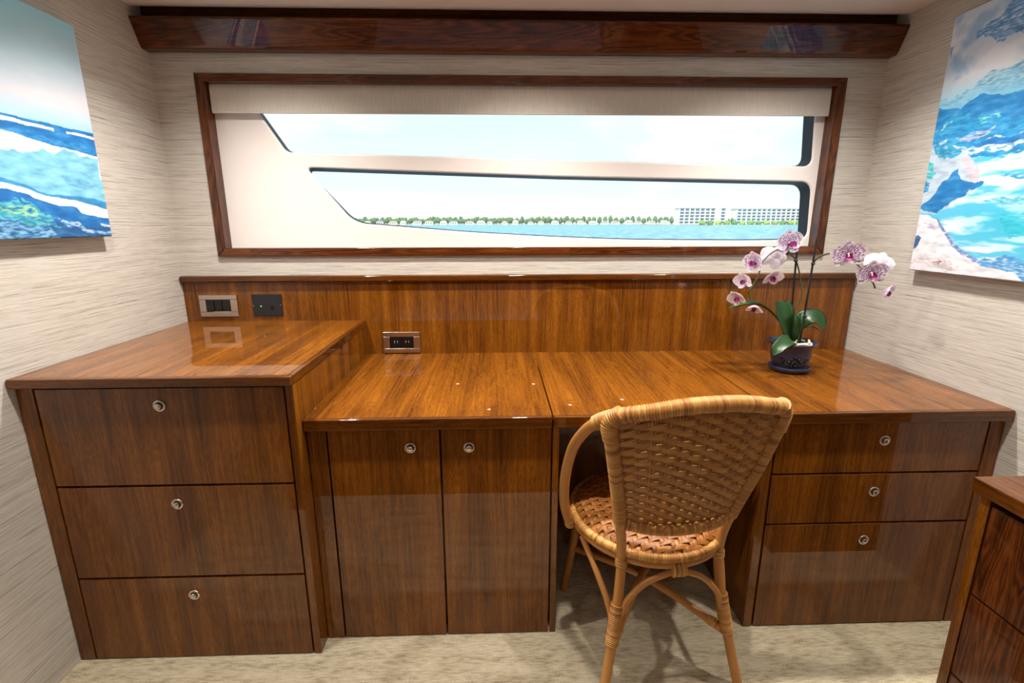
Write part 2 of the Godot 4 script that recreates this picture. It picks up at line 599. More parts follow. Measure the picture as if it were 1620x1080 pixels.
func shell() -> void:
	struct("floor", box(Vector3(-0.06, -0.06, -0.07), Vector3(W + 0.06, 0.0, 4.0), 0.0, 2), M.carpet, "beige woven carpet with fine streaks running across the cabin", "floor")
	struct("wall_left", box(Vector3(-0.06, 0.0, -0.07), Vector3(0.0, 2.2, 4.0), 0.0, 1), M.wall, "left wall papered in beige ribbed grasscloth behind the wave painting", "wall")
	struct("wall_right", box(Vector3(W, 0.0, -0.07), Vector3(W + 0.06, 2.2, 4.0), 0.0, 1), M.wall, "right wall papered in beige ribbed grasscloth behind the cliff painting", "wall")
	struct("wall_front", box(Vector3(-0.06, 0.0, 4.0), Vector3(W + 0.06, 2.2, 4.06), 0.0, 1), M.wood, "walnut panelled wall behind the bed facing the window", "wall")
	# window wall: four pieces round the opening
	var g := Geo.new()
	var x0 := 0.183; var x1 := 2.634; var y0 := 1.198; var y1 := 1.828
	g.box(Vector3(0, 0, -0.075), Vector3(W, y0, -0.02), 0.0, 1)
	g.box(Vector3(0, y1, -0.075), Vector3(W, 2.2, -0.02), 0.0, 1)
	g.box(Vector3(0, y0, -0.075), Vector3(x0, y1, -0.02), 0.0, 1)
	g.box(Vector3(x1, y0, -0.075), Vector3(W, y1, -0.02), 0.0, 1)
	struct("wall_back", g, M.wall, "window wall papered in beige ribbed grasscloth round the long window", "wall")
	# ceiling panel with a rounded edge that stops short of the window wall
	var prof := PackedVector2Array([Vector2(4.06, HC), Vector2(0.056, HC), Vector2(0.040, HC + 0.003), Vector2(0.028, HC + 0.010), Vector2(0.021, HC + 0.022), Vector2(0.019, HC + 0.06), Vector2(4.06, HC + 0.06)])
	var xf := Transform3D(Basis(Vector3(0, 0, 1), Vector3(0, 1, 0), Vector3(1, 0, 0)), Vector3.ZERO)
	struct("ceiling", Geo.new().prism(prof, -0.06, W + 0.06, xf), M.ceiling, "off-white ceiling panel with a rounded edge above the valance", "ceiling")
	g = box(Vector3(0.0, HC + 0.06, -0.02), Vector3(W, HC + 0.12, 0.2), 0.0, 0)
	g.box(Vector3(0.0, 1.97, -0.02), Vector3(W, HC + 0.07, -0.006), 0.0, 0)
	struct("trim_1", g, M.wood, "walnut backing board in the gap between the ceiling and the valance", "trim")
	# valance: slanted crown board the full width of the cabin
	var vp := PackedVector2Array([Vector2(-0.02, 1.923), Vector2(0.016, 1.9235), Vector2(0.024, 1.926), Vector2(0.029, 1.932), Vector2(0.066, 2.006), Vector2(0.066, 2.013), Vector2(0.058, 2.016), Vector2(0.046, 2.010), Vector2(0.010, 1.940), Vector2(-0.019, 1.936)])
	var va := single("valance", Geo.new().prism(vp, 0.001, W - 0.001, xf, 0, Vector2(0.1, 0.33)), M.figured, "glossy walnut valance board running wall to wall under the ceiling", "valance")
	va.position = Vector3.ZERO


func outline_offset(p: PackedVector2Array, d: float) -> PackedVector2Array:
	var out := PackedVector2Array()
	var cw := Geometry2D.is_polygon_clockwise(p)
	for i in p.size():
		var a := (p[i] - p[(i - 1 + p.size()) % p.size()]).normalized()
		var b := (p[(i + 1) % p.size()] - p[i]).normalized()
		var na := Vector2(-a.y, a.x) if cw else Vector2(a.y, -a.x)
		var nb := Vector2(-b.y, b.x) if cw else Vector2(b.y, -b.x)
		var m := (na + nb).normalized()
		out.append(p[i] + m * d / maxf(0.5, m.dot(na)))
	return out


func round_outline(p: Array, radii: Array, steps := 5) -> PackedVector2Array:
	var out := PackedVector2Array()
	for i in p.size():
		var c: Vector2 = p[i]
		var a: Vector2 = p[(i - 1 + p.size()) % p.size()]
		var b: Vector2 = p[(i + 1) % p.size()]
		var r: float = radii[i]
		if r <= 0.0:
			out.append(c)
			continue
		var s := c + (a - c).normalized() * r
		var e := c + (b - c).normalized() * r
		for k in steps + 1:
			out.append(s.bezier_interpolate(s.lerp(c, 0.6), e.lerp(c, 0.6), e, float(k) / steps))
	return out


func loft(g: Geo, a: PackedVector2Array, za: float, b: PackedVector2Array, zb: float) -> void:
	var rows := [[], []]
	for i in a.size():
		rows[0].append(Vector3(a[i].x, a[i].y, za))
		rows[1].append(Vector3(b[i].x, b[i].y, zb))
	var grid_rows := [PackedVector3Array(rows[0]), PackedVector3Array(rows[1])]
	g.grid(grid_rows, false, true)


func window_wall() -> void:
	# walnut frame proud of the wall, mitred, with jambs that line the opening
	var o0 := Vector2(0.157, 1.172); var o1 := Vector2(2.664, 1.8515)
	var i0 := Vector2(0.190, 1.2055); var i1 := Vector2(2.627, 1.8205)
	var fr := thing("window_1", "long walnut-framed cabin window with two openings in a white panel", "window")
	fr.set_meta("kind", "structure")
	var sides := [[o0, Vector2(o1.x, o0.y), Vector2(i1.x, i0.y), i0, 0], [Vector2(o1.x, o0.y), o1, i1, Vector2(i1.x, i0.y), 1], [o1, Vector2(o0.x, o1.y), Vector2(i0.x, i1.y), i1, 0], [Vector2(o0.x, o1.y), o0, i0, Vector2(i0.x, i1.y), 1]]
	for s in sides:
		var poly := PackedVector2Array([s[0], s[1], s[2], s[3]])
		var small := outline_offset(poly, -0.003)
		var g := Geo.new()
		g.prism(poly, -0.0205, -0.008, Transform3D.IDENTITY, s[4], Vector2(0.21, 0.4))
		# rounded-over front
		var n0 := Vector3(0, 0, 1)
		var idx := [[0, 1, 2], [0, 2, 3]]
		for t in idx:
			g.tri(Vector3(small[t[0]].x, small[t[0]].y, -0.005), Vector3(small[t[1]].x, small[t[1]].y, -0.005), Vector3(small[t[2]].x, small[t[2]].y, -0.005), n0, n0, n0, Geo.uv_of(Vector3(small[t[0]].x, small[t[0]].y, 0), 2, s[4], Vector2(0.21, 0.4)), Geo.uv_of(Vector3(small[t[1]].x, small[t[1]].y, 0), 2, s[4], Vector2(0.21, 0.4)), Geo.uv_of(Vector3(small[t[2]].x, small[t[2]].y, 0), 2, s[4], Vector2(0.21, 0.4)))
		for k in [0, 2]:
			var a := poly[k]; var b := poly[(k + 1) % 4]; var c := small[(k + 1) % 4]; var d := small[k]
			var dir := (b - a).normalized()
			var no := Vector3(dir.y, -dir.x, 0)
			g.quad(Vector3(a.x, a.y, -0.008), Vector3(b.x, b.y, -0.008), Vector3(c.x, c.y, -0.005), Vector3(d.x, d.y, -0.005), no, no, n0, n0, Geo.uv_of(Vector3(a.x, a.y, 0), 2, s[4], Vector2.ZERO), Geo.uv_of(Vector3(b.x, b.y, 0), 2, s[4], Vector2.ZERO), Geo.uv_of(Vector3(c.x, c.y, 0), 2, s[4], Vector2.ZERO), Geo.uv_of(Vector3(d.x, d.y, 0), 2, s[4], Vector2.ZERO))
		part("frame_rail" if s[4] == 0 else "frame_stile", g, M.frame, fr)
	var jz0 := -0.072; var jz1 := -0.0206; var th := 0.007
	part("jamb", box(Vector3(i0.x - th, i0.y - th, jz0), Vector3(i1.x + th, i0.y, jz1), 0.0, 0), M.frame, fr)
	part("jamb", box(Vector3(i0.x - th, i1.y, jz0), Vector3(i1.x + th, i1.y + th, jz1), 0.0, 0), M.frame, fr)
	part("jamb", box(Vector3(i0.x - th, i0.y, jz0), Vector3(i0.x, i1.y, jz1), 0.0, 1), M.frame, fr)
	part("jamb", box(Vector3(i1.x, i0.y, jz0), Vector3(i1.x + th, i1.y, jz1), 0.0, 1), M.frame, fr)

	# the white moulded panel with its two openings
	var up_f := round_outline([Vector2(0.318, 1.79), Vector2(0.452, 1.579), Vector2(2.598, 1.5285), Vector2(2.581, 1.79)], [0.01, 0.02, 0.036, 0.02])
	var up_b := round_outline([Vector2(0.310, 1.79), Vector2(0.440, 1.588), Vector2(2.596, 1.5375), Vector2(2.577, 1.79)], [0.01, 0.02, 0.036, 0.02])
	var lo_f := round_outline([Vector2(0.522, 1.5215), Vector2(1.535, 1.488), Vector2(2.608, 1.468), Vector2(2.620, 1.2315), Vector2(2.353, 1.228), Vector2(1.862, 1.232), Vector2(1.513, 1.246), Vector2(1.167, 1.266), Vector2(0.700, 1.304)], [0.028, 0.0, 0.045, 0.038, 0.05, 0.1, 0.1, 0.1, 0.05])
	var lo_b := round_outline([Vector2(0.505, 1.5145), Vector2(1.540, 1.4825), Vector2(2.606, 1.4605), Vector2(2.6215, 1.2345), Vector2(2.370, 1.231), Vector2(1.870, 1.235), Vector2(1.515, 1.249), Vector2(1.165, 1.269), Vector2(0.690, 1.309)], [0.028, 0.0, 0.045, 0.038, 0.05, 0.1, 0.1, 0.1, 0.05])
	var csg := CSGCombiner3D.new()
	csg.name = "white_panel"
	var slab := CSGPolygon3D.new()
	slab.polygon = PackedVector2Array([i0, Vector2(i1.x, i0.y), i1, Vector2(i0.x, i1.y)])
	slab.depth = 0.008
	slab.material = M.liner
	slab.position.z = -0.06
	csg.add_child(slab)
	for p in [up_f, lo_f]:
		var cut := CSGPolygon3D.new()
		cut.operation = CSGShape3D.OPERATION_SUBTRACTION
		cut.polygon = outline_offset(p, 0.006)
		cut.depth = 0.05
		cut.position.z = -0.04
		cut.material = M.liner
		csg.add_child(cut)
	csg.set_meta("label", "white moulded panel")
	fr.add_child(csg)
	for k in 2:
		var f: PackedVector2Array = up_f if k == 0 else lo_f
		var b: PackedVector2Array = up_b if k == 0 else lo_b
		var rim := Geo.new()
		var rows := []
		for step in 4:
			var a := PI * 0.5 * step / 3.0
			var ol := outline_offset(f, 0.006 * (1.0 - sin(a)))
			var ring := PackedVector3Array()
			for q in ol:
				ring.append(Vector3(q.x, q.y, -0.06 - 0.006 * (1.0 - cos(a))))
			rows.append(ring)
		rim.grid(rows, false, true)
		part("rounded_lip", rim, M.liner, fr)
		var ga := Geo.new()
		loft(ga, f, -0.066, b, -0.135)
		loft(ga, b, -0.135, outline_offset(b, 0.03), -0.135)
		part("gasket", ga, M.gasket, fr, "black rubber window gasket")
		part("pane", Geo.new().prism(outline_offset(b, 0.02), -0.140, -0.136), M.glass, fr)

	# ribbed roller blind, drawn down a little
	var bl := thing("roller_blind", "ribbed cream blind hanging at the top of the window", "blind", Vector3.ZERO)
	var nrib := 344
	var bx0 := 0.196; var bx1 := 2.622
	var rows := []
	for i in nrib * 4 + 1:
		var x := lerpf(bx0, bx1, float(i) / (nrib * 4))
		var zz := -0.034 + 0.0022 * cos(TAU * i / 4.0)
		rows.append(PackedVector3Array([Vector3(x, 1.723, zz), Vector3(x, 1.77, zz), Vector3(x, 1.8195, zz)]))
	part("ribbed_cloth", Geo.new().grid(rows), M.blind, bl)
	part("hem_bar", box(Vector3(bx0, 1.7165, -0.0375), Vector3(bx1, 1.7235, -0.0315), 0.0015, 0), M.blind, bl)


func outside() -> void:
	var sea_y := -0.3
	var water := std(Color8(62, 150, 196), 0.55)
	water.metallic_specular = 0.22
	var nt := NoiseTexture2D.new()
	nt.width = 512; nt.height = 512; nt.seamless = true
	nt.noise = fractal(3, 0.02, 4)
	var ni := nt.noise as FastNoiseLite
	var im := ni.get_seamless_image(512, 512)
	im.convert(Image.FORMAT_L8)
	var d := im.get_data()
	var data := PackedByteArray(); data.resize(512 * 512 * 3)
	for i in 512 * 512:
		var cc := Color8(76, 128, 158).lerp(Color8(150, 194, 212), clampf((d[i] / 255.0 - 0.35) * 1.7, 0, 1))
		data[i * 3] = cc.r8; data[i * 3 + 1] = cc.g8; data[i * 3 + 2] = cc.b8
	water.albedo_color = Color(1, 1, 1)
	water.albedo_texture = tex(data, 512, 512)
	water.uv1_scale = Vector3(1 / 18.0, 1 / 30.0, 1)
	struct("sea", box(Vector3(-1500, sea_y - 0.5, -1800), Vector3(1500, sea_y, -2.5), 0.0, 2), water, "blue choppy bay water outside the window", "water")
	var land := std(Color8(150, 160, 120), 0.9)
	var g := Geo.new()
	g.prism(PackedVector2Array([Vector2(-420, 640), Vector2(-100, 612), Vector2(60, 606), Vector2(235, 618), Vector2(250, 700), Vector2(-420, 760)]), sea_y - 0.3, sea_y + 0.5, Transform3D(Basis(Vector3(1, 0, 0), Vector3(0, 0, -1), Vector3(0, 1, 0)), Vector3.ZERO))
	struct("far_shore", g, land, "low green far shore across the bay", "shore")
	g = Geo.new()
	g.prism(PackedVector2Array([Vector2(150, 432), Vector2(200, 418), Vector2(300, 415), Vector2(400, 430), Vector2(410, 520), Vector2(150, 520)]), sea_y - 0.3, sea_y + 0.4, Transform3D(Basis(Vector3(1, 0, 0), Vector3(0, 0, -1), Vector3(0, 1, 0)), Vector3.ZERO))
	struct("near_shore", g, land, "nearer spit of land carrying the apartment blocks", "shore")

	# trees
	var crowns := []
	var leafy := [std(Color8(70, 106, 62), 0.9), std(Color8(88, 122, 66), 0.9), std(Color8(58, 92, 70), 0.9)]
	for k in 4:
		var nz := fractal(90 + k, 1.1, 3)
		var rows := []
		for i in 9:
			var ring := PackedVector3Array()
			var lat := PI * i / 8.0
			for j in 12:
				var lon := TAU * j / 12
				var p := Vector3(sin(lat) * cos(lon), cos(lat), sin(lat) * sin(lon))
				ring.append(p * (1.0 + 0.55 * nz.get_noise_3dv(p * 1.6)))
			rows.append(ring)
		crowns.append(Geo.new().grid(rows, false, true).mesh())
	var trunk := Geo.new().tube(PackedVector3Array([Vector3(0, 0, 0), Vector3(0, 1, 0)]), 0.14, 6).mesh()
	var bark := std(Color8(96, 80, 66), 0.9)
	var tr := RandomNumberGenerator.new(); tr.seed = 4
	for row in 3:
		for i in 60:
			var hh := tr.randf_range(6.0, 9.2) + row * 0.6 + (2.8 if row == 1 and i in [34, 35, 45, 46] else 0.0)
			var x := -182.0 + i * 7.1 + row * 2.4 + tr.randf_range(-0.6, 0.6)
			var kind := ["dark green rounded tree in the front row along the far shore", "mid-green taller tree in the middle row along the far shore", "pale green tree in the back row along the far shore"]
			var t := thing("shore_tree", kind[row], "tree", Vector3(x, sea_y + 0.5, -630 - row * 9.0), tr.randf() * TAU, "far shore trees, " + ["front", "middle", "back"][row] + " row")
			var tk := part("trunk", trunk, bark, t); tk.scale = Vector3(2.0, hh * 0.5, 2.0)
			var cr := part("crown", crowns[(i + row) % 4], leafy[row], t); cr.scale = Vector3(2.5, hh * 0.40, 2.5); cr.position.y = hh * 0.56
	# houses
	var white := std(Color8(236, 232, 224), 0.8); var roofs := [std(Color8(176, 160, 148), 0.8), std(Color8(206, 200, 192), 0.8), std(Color8(150, 150, 156), 0.8)]
	var pane := std(Color8(70, 92, 106), 0.2)
	for i in 26:
		var x := -170.0 + i * 15.2 + tr.randf_range(-3, 3)
		var wd := tr.randf_range(6, 11); var hh := tr.randf_range(2.4, 3.6)
		var t := thing("shore_house", "small white house with a pitched roof on the far shore", "house", Vector3(x, sea_y + 0.5, -619), 0.0, "houses along the far shore")
		part("wall", box(Vector3(-wd / 2, 0, -6), Vector3(wd / 2, hh, 0), 0.02), white, t)
		part("roof", Geo.new().prism(PackedVector2Array([Vector2(-wd / 2 - 0.5, hh), Vector2(wd / 2 + 0.5, hh), Vector2(wd * 0.2, hh + 1.6), Vector2(-wd * 0.2, hh + 1.6)]), -6.4, 0.4), roofs[i % 3], t)
		for k in 3:
			part("window", box(Vector3(-wd * 0.36 + k * wd * 0.27, hh * 0.3, 0.0), Vector3(-wd * 0.36 + k * wd * 0.27 + wd * 0.16, hh * 0.75, 0.05), 0.0), pane, t)
	# two apartment blocks
	var wall_m := std(Color8(226, 222, 214), 0.8); var slab_m := std(Color8(240, 238, 234), 0.7); var win_m := std(Color8(84, 116, 142), 0.25)
	var blocks := [[162.0, 203.0, 14.2, 9, "pale apartment block with flat roof and stair tower at its end"], [213.0, 270.0, 13.6, 13, "longer pale apartment block behind the mangroves, closest to the gasket's edge"]]
	for b in blocks:
		var x0: float = b[0]; var x1: float = b[1]; var hh: float = b[2]
		var t := thing("apartment_block", b[4], "building", Vector3(x0, sea_y + 0.4, -440))
		part("wall", box(Vector3(0, 0, -12), Vector3(x1 - x0, hh, 0), 0.05), wall_m, t)
		part("roof", box(Vector3(-0.6, hh, -12.6), Vector3(x1 - x0 + 0.6, hh + 0.5, 1.6), 0.05), slab_m, t)
		var cols: int = b[3]; var step := (x1 - x0) / cols
		for f in 5:
			var y := 0.6 + f * (hh - 0.8) / 5.0
			part("balcony", box(Vector3(0.3, y - 0.3, 0), Vector3(x1 - x0 - 0.3, y + 0.15, 1.3), 0.02), slab_m, t)
			for c in cols:
				part("window", box(Vector3(c * step + step * 0.16, y + 0.3, 0.0), Vector3(c * step + step * 0.84, y + (hh - 0.8) / 5.0 - 0.5, 0.1), 0.0), win_m, t)
		for c in cols + 1:
			part("party_wall", box(Vector3(c * step - 0.15, 0, 0), Vector3(c * step + 0.15, hh, 1.25), 0.0), slab_m, t)
		if x0 < 200:
			part("stair_tower", box(Vector3(x1 - x0 - 9, 0, -3), Vector3(x1 - x0 - 5.5, hh + 1.2, 1.7), 0.05), slab_m, t)
	# mangroves in front of them
	var mang := [std(Color8(96, 140, 52), 0.9), std(Color8(120, 156, 60), 0.9), std(Color8(74, 122, 58), 0.9)]
	for i in 30:
		var x := 176.0 + i * 3.5
		var t := single("mangrove_bush", crowns[i % 4], mang[i % 3], "bright green mangrove bush at the water before the apartment blocks", "bush", "mangroves before the apartment blocks")
		t.position = Vector3(x, sea_y + 1.6, -424 - (i % 2) * 6.5); t.scale = Vector3(2.5, tr.randf_range(1.7, 2.5), 2.3); t.rotation.y = tr.randf() * TAU
	for q in [[205.2, 1.1, 5.0], [208.2, 1.2, 5.6], [211.0, 1.0, 4.4], [275.0, 3.0, 8.5], [282.5, 3.0, 9.5], [290.0, 3.0, 9.0]]:
		var t := thing("spit_tree", "dark green tree growing beside the apartment blocks", "tree", Vector3(q[0], sea_y + 0.4, -437.5), 0.0, "trees beside the apartment blocks")
		var tk := part("trunk", trunk, bark, t); tk.scale = Vector3(2.0, q[2] * 0.6, 2.0)
		var cr := part("crown", crowns[1], leafy[2], t); cr.scale = Vector3(q[1], q[2] * 0.42, q[1]); cr.position.y = q[2] * 0.6
	var post := single("channel_marker", Geo.new().tube(PackedVector3Array([Vector3(0, -0.4, 0), Vector3(0, 2.2, 0), Vector3(0, 2.4, 0)]), [0.16, 0.16, 0.05], 8), std(Color8(74, 70, 66), 0.9), "thin dark post standing in the water before the spit", "post")
	post.position = Vector3(119, sea_y, -276)


func knob(parent: Node3D, at: Vector3, facing := Vector3.BACK) -> void:
	if not M.has("knob_mesh"):
		var g := Geo.new().lathe([Vector2(0.0162, 0.0), Vector2(0.0168, 0.002), Vector2(0.0155, 0.0045), Vector2(0.0125, 0.0052), Vector2(0.0105, 0.0035), Vector2(0.0098, 0.001)], Vector3.ZERO, 32)
		g.lathe([Vector2(0.0082, 0.0), Vector2(0.0084, 0.0095), Vector2(0.0076, 0.0115), Vector2(0.004, 0.0125), Vector2(0.0001, 0.0128)], Vector3.ZERO, 28)
		M.knob_mesh = g.mesh()
	var mi := part("push_knob", M.knob_mesh, M.nickel, parent, "round nickel push knob")
	mi.transform = Transform3D(Basis(Quaternion(Vector3.UP, facing)), at)


var front_i := 0
func front(parent: Node3D, called: String, x0: float, x1: float, y0: float, y1: float, z: float, kx: float, ky: float) -> void:
	front_i += 1
	var off := Vector2(0.137 * front_i, 0.291 * front_i)
	if called == "drawer":
		off = Vector2(0.05 + parent.get_index() * 0.19, 0.03)      # grain runs on from drawer to drawer
	var d := part(called, box(Vector3(x0, y0, z - 0.0449), Vector3(x1, y1, z), 0.0012, 1, off), M.wood, parent)
	knob(d, Vector3(kx, ky, z))


func cabinets() -> void:
	# --- taller chest of three drawers by the left wall
	var z := 0.7725
	var t := thing("drawer_chest", "tall glossy walnut cabinet with three deep drawers by the left wall", "cabinet")
	part("side_panel", box(Vector3(0.709, 0.0, 0.001), Vector3(0.731, 0.879, z), 0.0015, 1, Vector2(0.4, 0.2)), M.wood, t)
	part("stile", box(Vector3(0.0015, 0.0, 0.4), Vector3(0.0455, 0.879, z), 0.0015, 1, Vector2(0.31, 0.12)), M.wood, t)
	part("carcass", box(Vector3(0.0456, 0.0, 0.001), Vector3(0.7089, 0.879, z - 0.045), 0.0, 1), M.wood, t)
	front(t, "drawer", 0.0502, 0.7045, 0.587, 0.872, z, 0.371, 0.823)
	front(t, "drawer", 0.0502, 0.7045, 0.2892, 0.5805, z, 0.373, 0.527)
	front(t, "drawer", 0.0502, 0.7045, 0.004, 0.2828, z, 0.3755, 0.225)
	t = thing("countertop", "raised walnut countertop on the three-drawer cabinet", "countertop")
	part("top_panel", box(Vector3(0.001, HL - 0.022, 0.0005), Vector3(0.7215, HL - 0.0008, 0.776), 0.0, 2, Vector2(0.13, 0.5)), M.wood, t)
	part("edge_band", box(Vector3(0.0008, HL - 0.027, 0.7762), Vector3(0.7365, HL, 0.7945), 0.004, 0, Vector2(0.2, 0.2)), M.edge, t)
	part("edge_band", box(Vector3(0.7217, HL - 0.027, 0.0005), Vector3(0.7365, HL, 0.7761), 0.004, 2, Vector2(0.4, 0.1)), M.edge, t)

	# --- cabinet with two doors
	z = 0.7147
	t = thing("door_cabinet", "walnut base cabinet with two tall doors under the desk top", "cabinet")
	part("stile", box(Vector3(0.7325, 0.0, 0.3), Vector3(0.7855, 0.7235, z), 0.0015, 1, Vector2(0.9, 0.3)), M.wood, t)
	part("end_panel", box(Vector3(1.4475, 0.0, 0.001), Vector3(1.4665, 0.7235, z), 0.0015, 1, Vector2(0.7, 0.3)), M.wood, t)
	part("carcass", box(Vector3(0.7856, 0.0, 0.001), Vector3(1.4474, 0.7235, z - 0.045), 0.0, 1), M.wood, t)
	front(t, "door", 0.7905, 1.1128, 0.004, 0.7215, z, 1.028, 0.661)
	front(t, "door", 1.1190, 1.4425, 0.004, 0.7215, z, 1.200, 0.660)

	# --- drawers at the right
	t = thing("drawer_pedestal", "walnut desk pedestal with two shallow drawers over a deep one", "cabinet")
	part("side_panel", box(Vector3(2.090, 0.0, 0.001), Vector3(2.1175, 0.7235, z), 0.0015, 1, Vector2(0.2, 0.6)), M.wood, t)
	part("stile", box(Vector3(2.775, 0.0, 0.3), Vector3(W - 0.001, 0.7235, z), 0.0015, 1, Vector2(0.5, 0.6)), M.wood, t)
	part("carcass", box(Vector3(2.1176, 0.0, 0.001), Vector3(2.7749, 0.7235, z - 0.045), 0.0, 1), M.wood, t)
	front(t, "drawer", 2.1235, 2.7695, 0.5552, 0.7185, z, 2.454, 0.661)
	front(t, "drawer", 2.1235, 2.7695, 0.3832, 0.549, z, 2.450, 0.490)
	front(t, "drawer", 2.1235, 2.7695, 0.004, 0.377, z, 2.445, 0.320)
	single("knee_panel", box(Vector3(1.467, 0.0, 0.03), Vector3(2.0895, 0.7235, 0.05), 0.001, 1, Vector2(0.1, 0.9)), M.wood, "walnut panel at the back of the knee space", "panel")

	# --- desk top: fixed boards round a lift-up flap
	var zf := 0.722
	var ze := 0.7375
	t = thing("desk_top", "long glossy walnut desk top with a lift-up flap in the middle", "desk top")
	var y0 := 0.7245
	part("top_panel", box(Vector3(0.7315, y0, 0.0005), Vector3(1.4425, HD - 0.0005, zf), 0.0006, 2, Vector2(0.33, 0.1)), M.wood, t)
	part("top_panel", box(Vector3(1.4426, y0, 0.0005), Vector3(2.1035, HD - 0.0005, 0.1865), 0.0006, 2, Vector2(0.33, 0.1)), M.wood, t)
	part("top_panel", box(Vector3(2.1036, y0, 0.0005), Vector3(W - 0.0008, HD - 0.0005, zf), 0.0006, 2, Vector2(0.33, 0.1)), M.wood, t)
	part("edge_band", box(Vector3(0.7315, y0 - 0.0005, zf + 0.0002), Vector3(1.4425, HD, ze), 0.004, 0, Vector2(0.1, 0.4)), M.edge, t)
	part("edge_band", box(Vector3(2.1036, y0 - 0.0005, zf + 0.0002), Vector3(W - 0.0008, HD, ze), 0.004, 0, Vector2(0.1, 0.4)), M.edge, t)
	var fl := part("lift_flap", box(Vector3(1.4465, y0, 0.1885), Vector3(2.0995, HD - 0.0003, zf), 0.001, 2, Vector2(0.33, 0.1)), M.wood, t)
	part("edge_band", box(Vector3(1.4465, y0 - 0.0005, zf + 0.0002), Vector3(2.0995, HD, ze), 0.004, 0, Vector2(0.1, 0.4)), M.edge, fl)

	# --- backsplash
	t = thing("backsplash", "glossy walnut backsplash with a projecting cap along the window wall", "backsplash")
	part("panel", box(Vector3(0.0008, 0.72, -0.0195), Vector3(2.812, 1.069, 0.0), 0.0, 1, Vector2(0.27, 0.45)), M.wood, t)
	part("cap_rail", box(Vector3(0.0005, 1.0692, -0.0195), Vector3(2.812, 1.0955, 0.02), 0.006, 0, Vector2(0.05, 0.15)), M.edge, t)

	# --- dresser in the right foreground, facing across the cabin
	t = thing("dresser", "walnut dresser against the right wall with stacked drawers facing the room", "dresser")
	var dx := 2.385
	part("end_panel", box(Vector3(dx, 0.0, 1.083), Vector3(W - 0.002, 0.706, 1.107), 0.0015, 1, Vector2(0.44, 0.2)), M.wood, t)
	part("carcass", box(Vector3(dx + 0.045, 0.0, 1.1071), Vector3(W - 0.002, 0.706, 2.36), 0.0, 1), M.wood, t)
	part("end_panel", box(Vector3(dx, 0.0, 2.3601), Vector3(W - 0.002, 0.706, 2.384), 0.0015, 1, Vector2(0.14, 0.2)), M.wood, t)
	part("top", box(Vector3(2.3625, 0.7062, 1.077), Vector3(W - 0.001, 0.741, 2.39), 0.003, 2, Vector2(0.24, 0.7)), M.edge, t)
	var dy := [[0.004, 0.23], [0.235, 0.4545], [0.4595, 0.685]]
	for k in 2:
		for r in 3:
			var za := 1.111 + k * 0.626; var zb := za + 0.621
			var d := part("drawer", box(Vector3(dx, dy[r][0], za), Vector3(dx + 0.0449, dy[r][1], zb), 0.0015, 1, Vector2(0.61 + k * 0.3, 0.15)), M.figured, t)
			knob(d, Vector3(dx, dy[r][1] - 0.05, (za + zb) / 2), Vector3.LEFT)


func canvas(label: String, map: Texture2D, x: float, face: float, z0: float, z1: float, y0: float, y1: float, called: String) -> void:
	# a stretched canvas: printed face, wrapped edges and a back
	var t := thing(called, label, "painting", Vector3(x, y0, z0))
	var w := z1 - z0; var h := y1 - y0; var d := 0.032 * face
	var g := Geo.new()
	var nn := Vector3(face, 0, 0)
	var uv := func(p: Vector3) -> Vector2: return Vector2(p.z / w, 1.0 - p.y / h)
	var r := 0.004
	var a := Vector3(d, r, r); var b := Vector3(d, r, w - r); var c := Vector3(d, h - r, w - r); var e := Vector3(d, h - r, r)
	g.quad(a, b, c, e, nn, nn, nn, nn, uv.call(a), uv.call(b), uv.call(c), uv.call(e))
	var inn := [a, b, c, e]
	var out := [Vector3(d - r * face, 0, 0), Vector3(d - r * face, 0, w), Vector3(d - r * face, h, w), Vector3(d - r * face, h, 0)]
	var bk := [Vector3(0, 0, 0), Vector3(0, 0, w), Vector3(0, h, w), Vector3(0, h, 0)]
	var ns := [Vector3(0, -1, 0), Vector3(0, 0, 1), Vector3(0, 1, 0), Vector3(0, 0, -1)]
	for k in 4:
		var k2 := (k + 1) % 4
		g.quad(inn[k], inn[k2], out[k2], out[k], nn, nn, ns[k], ns[k], uv.call(inn[k]), uv.call(inn[k2]), uv.call(out[k2]), uv.call(out[k]))
		g.quad(out[k], out[k2], bk[k2], bk[k], ns[k], ns[k], ns[k], ns[k], uv.call(out[k]), uv.call(out[k2]), uv.call(out[k2]), uv.call(out[k]))
	var m := std(Color(1, 1, 1), 0.6, 0.0, map)
	part("canvas", g, m, t)
	part("stretcher_frame", box(Vector3(minf(0, d * 0.6), 0.006, 0.006), Vector3(maxf(0, d * 0.6), h - 0.006, w - 0.006), 0.0), std(Color8(190, 168, 130), 0.8), t)


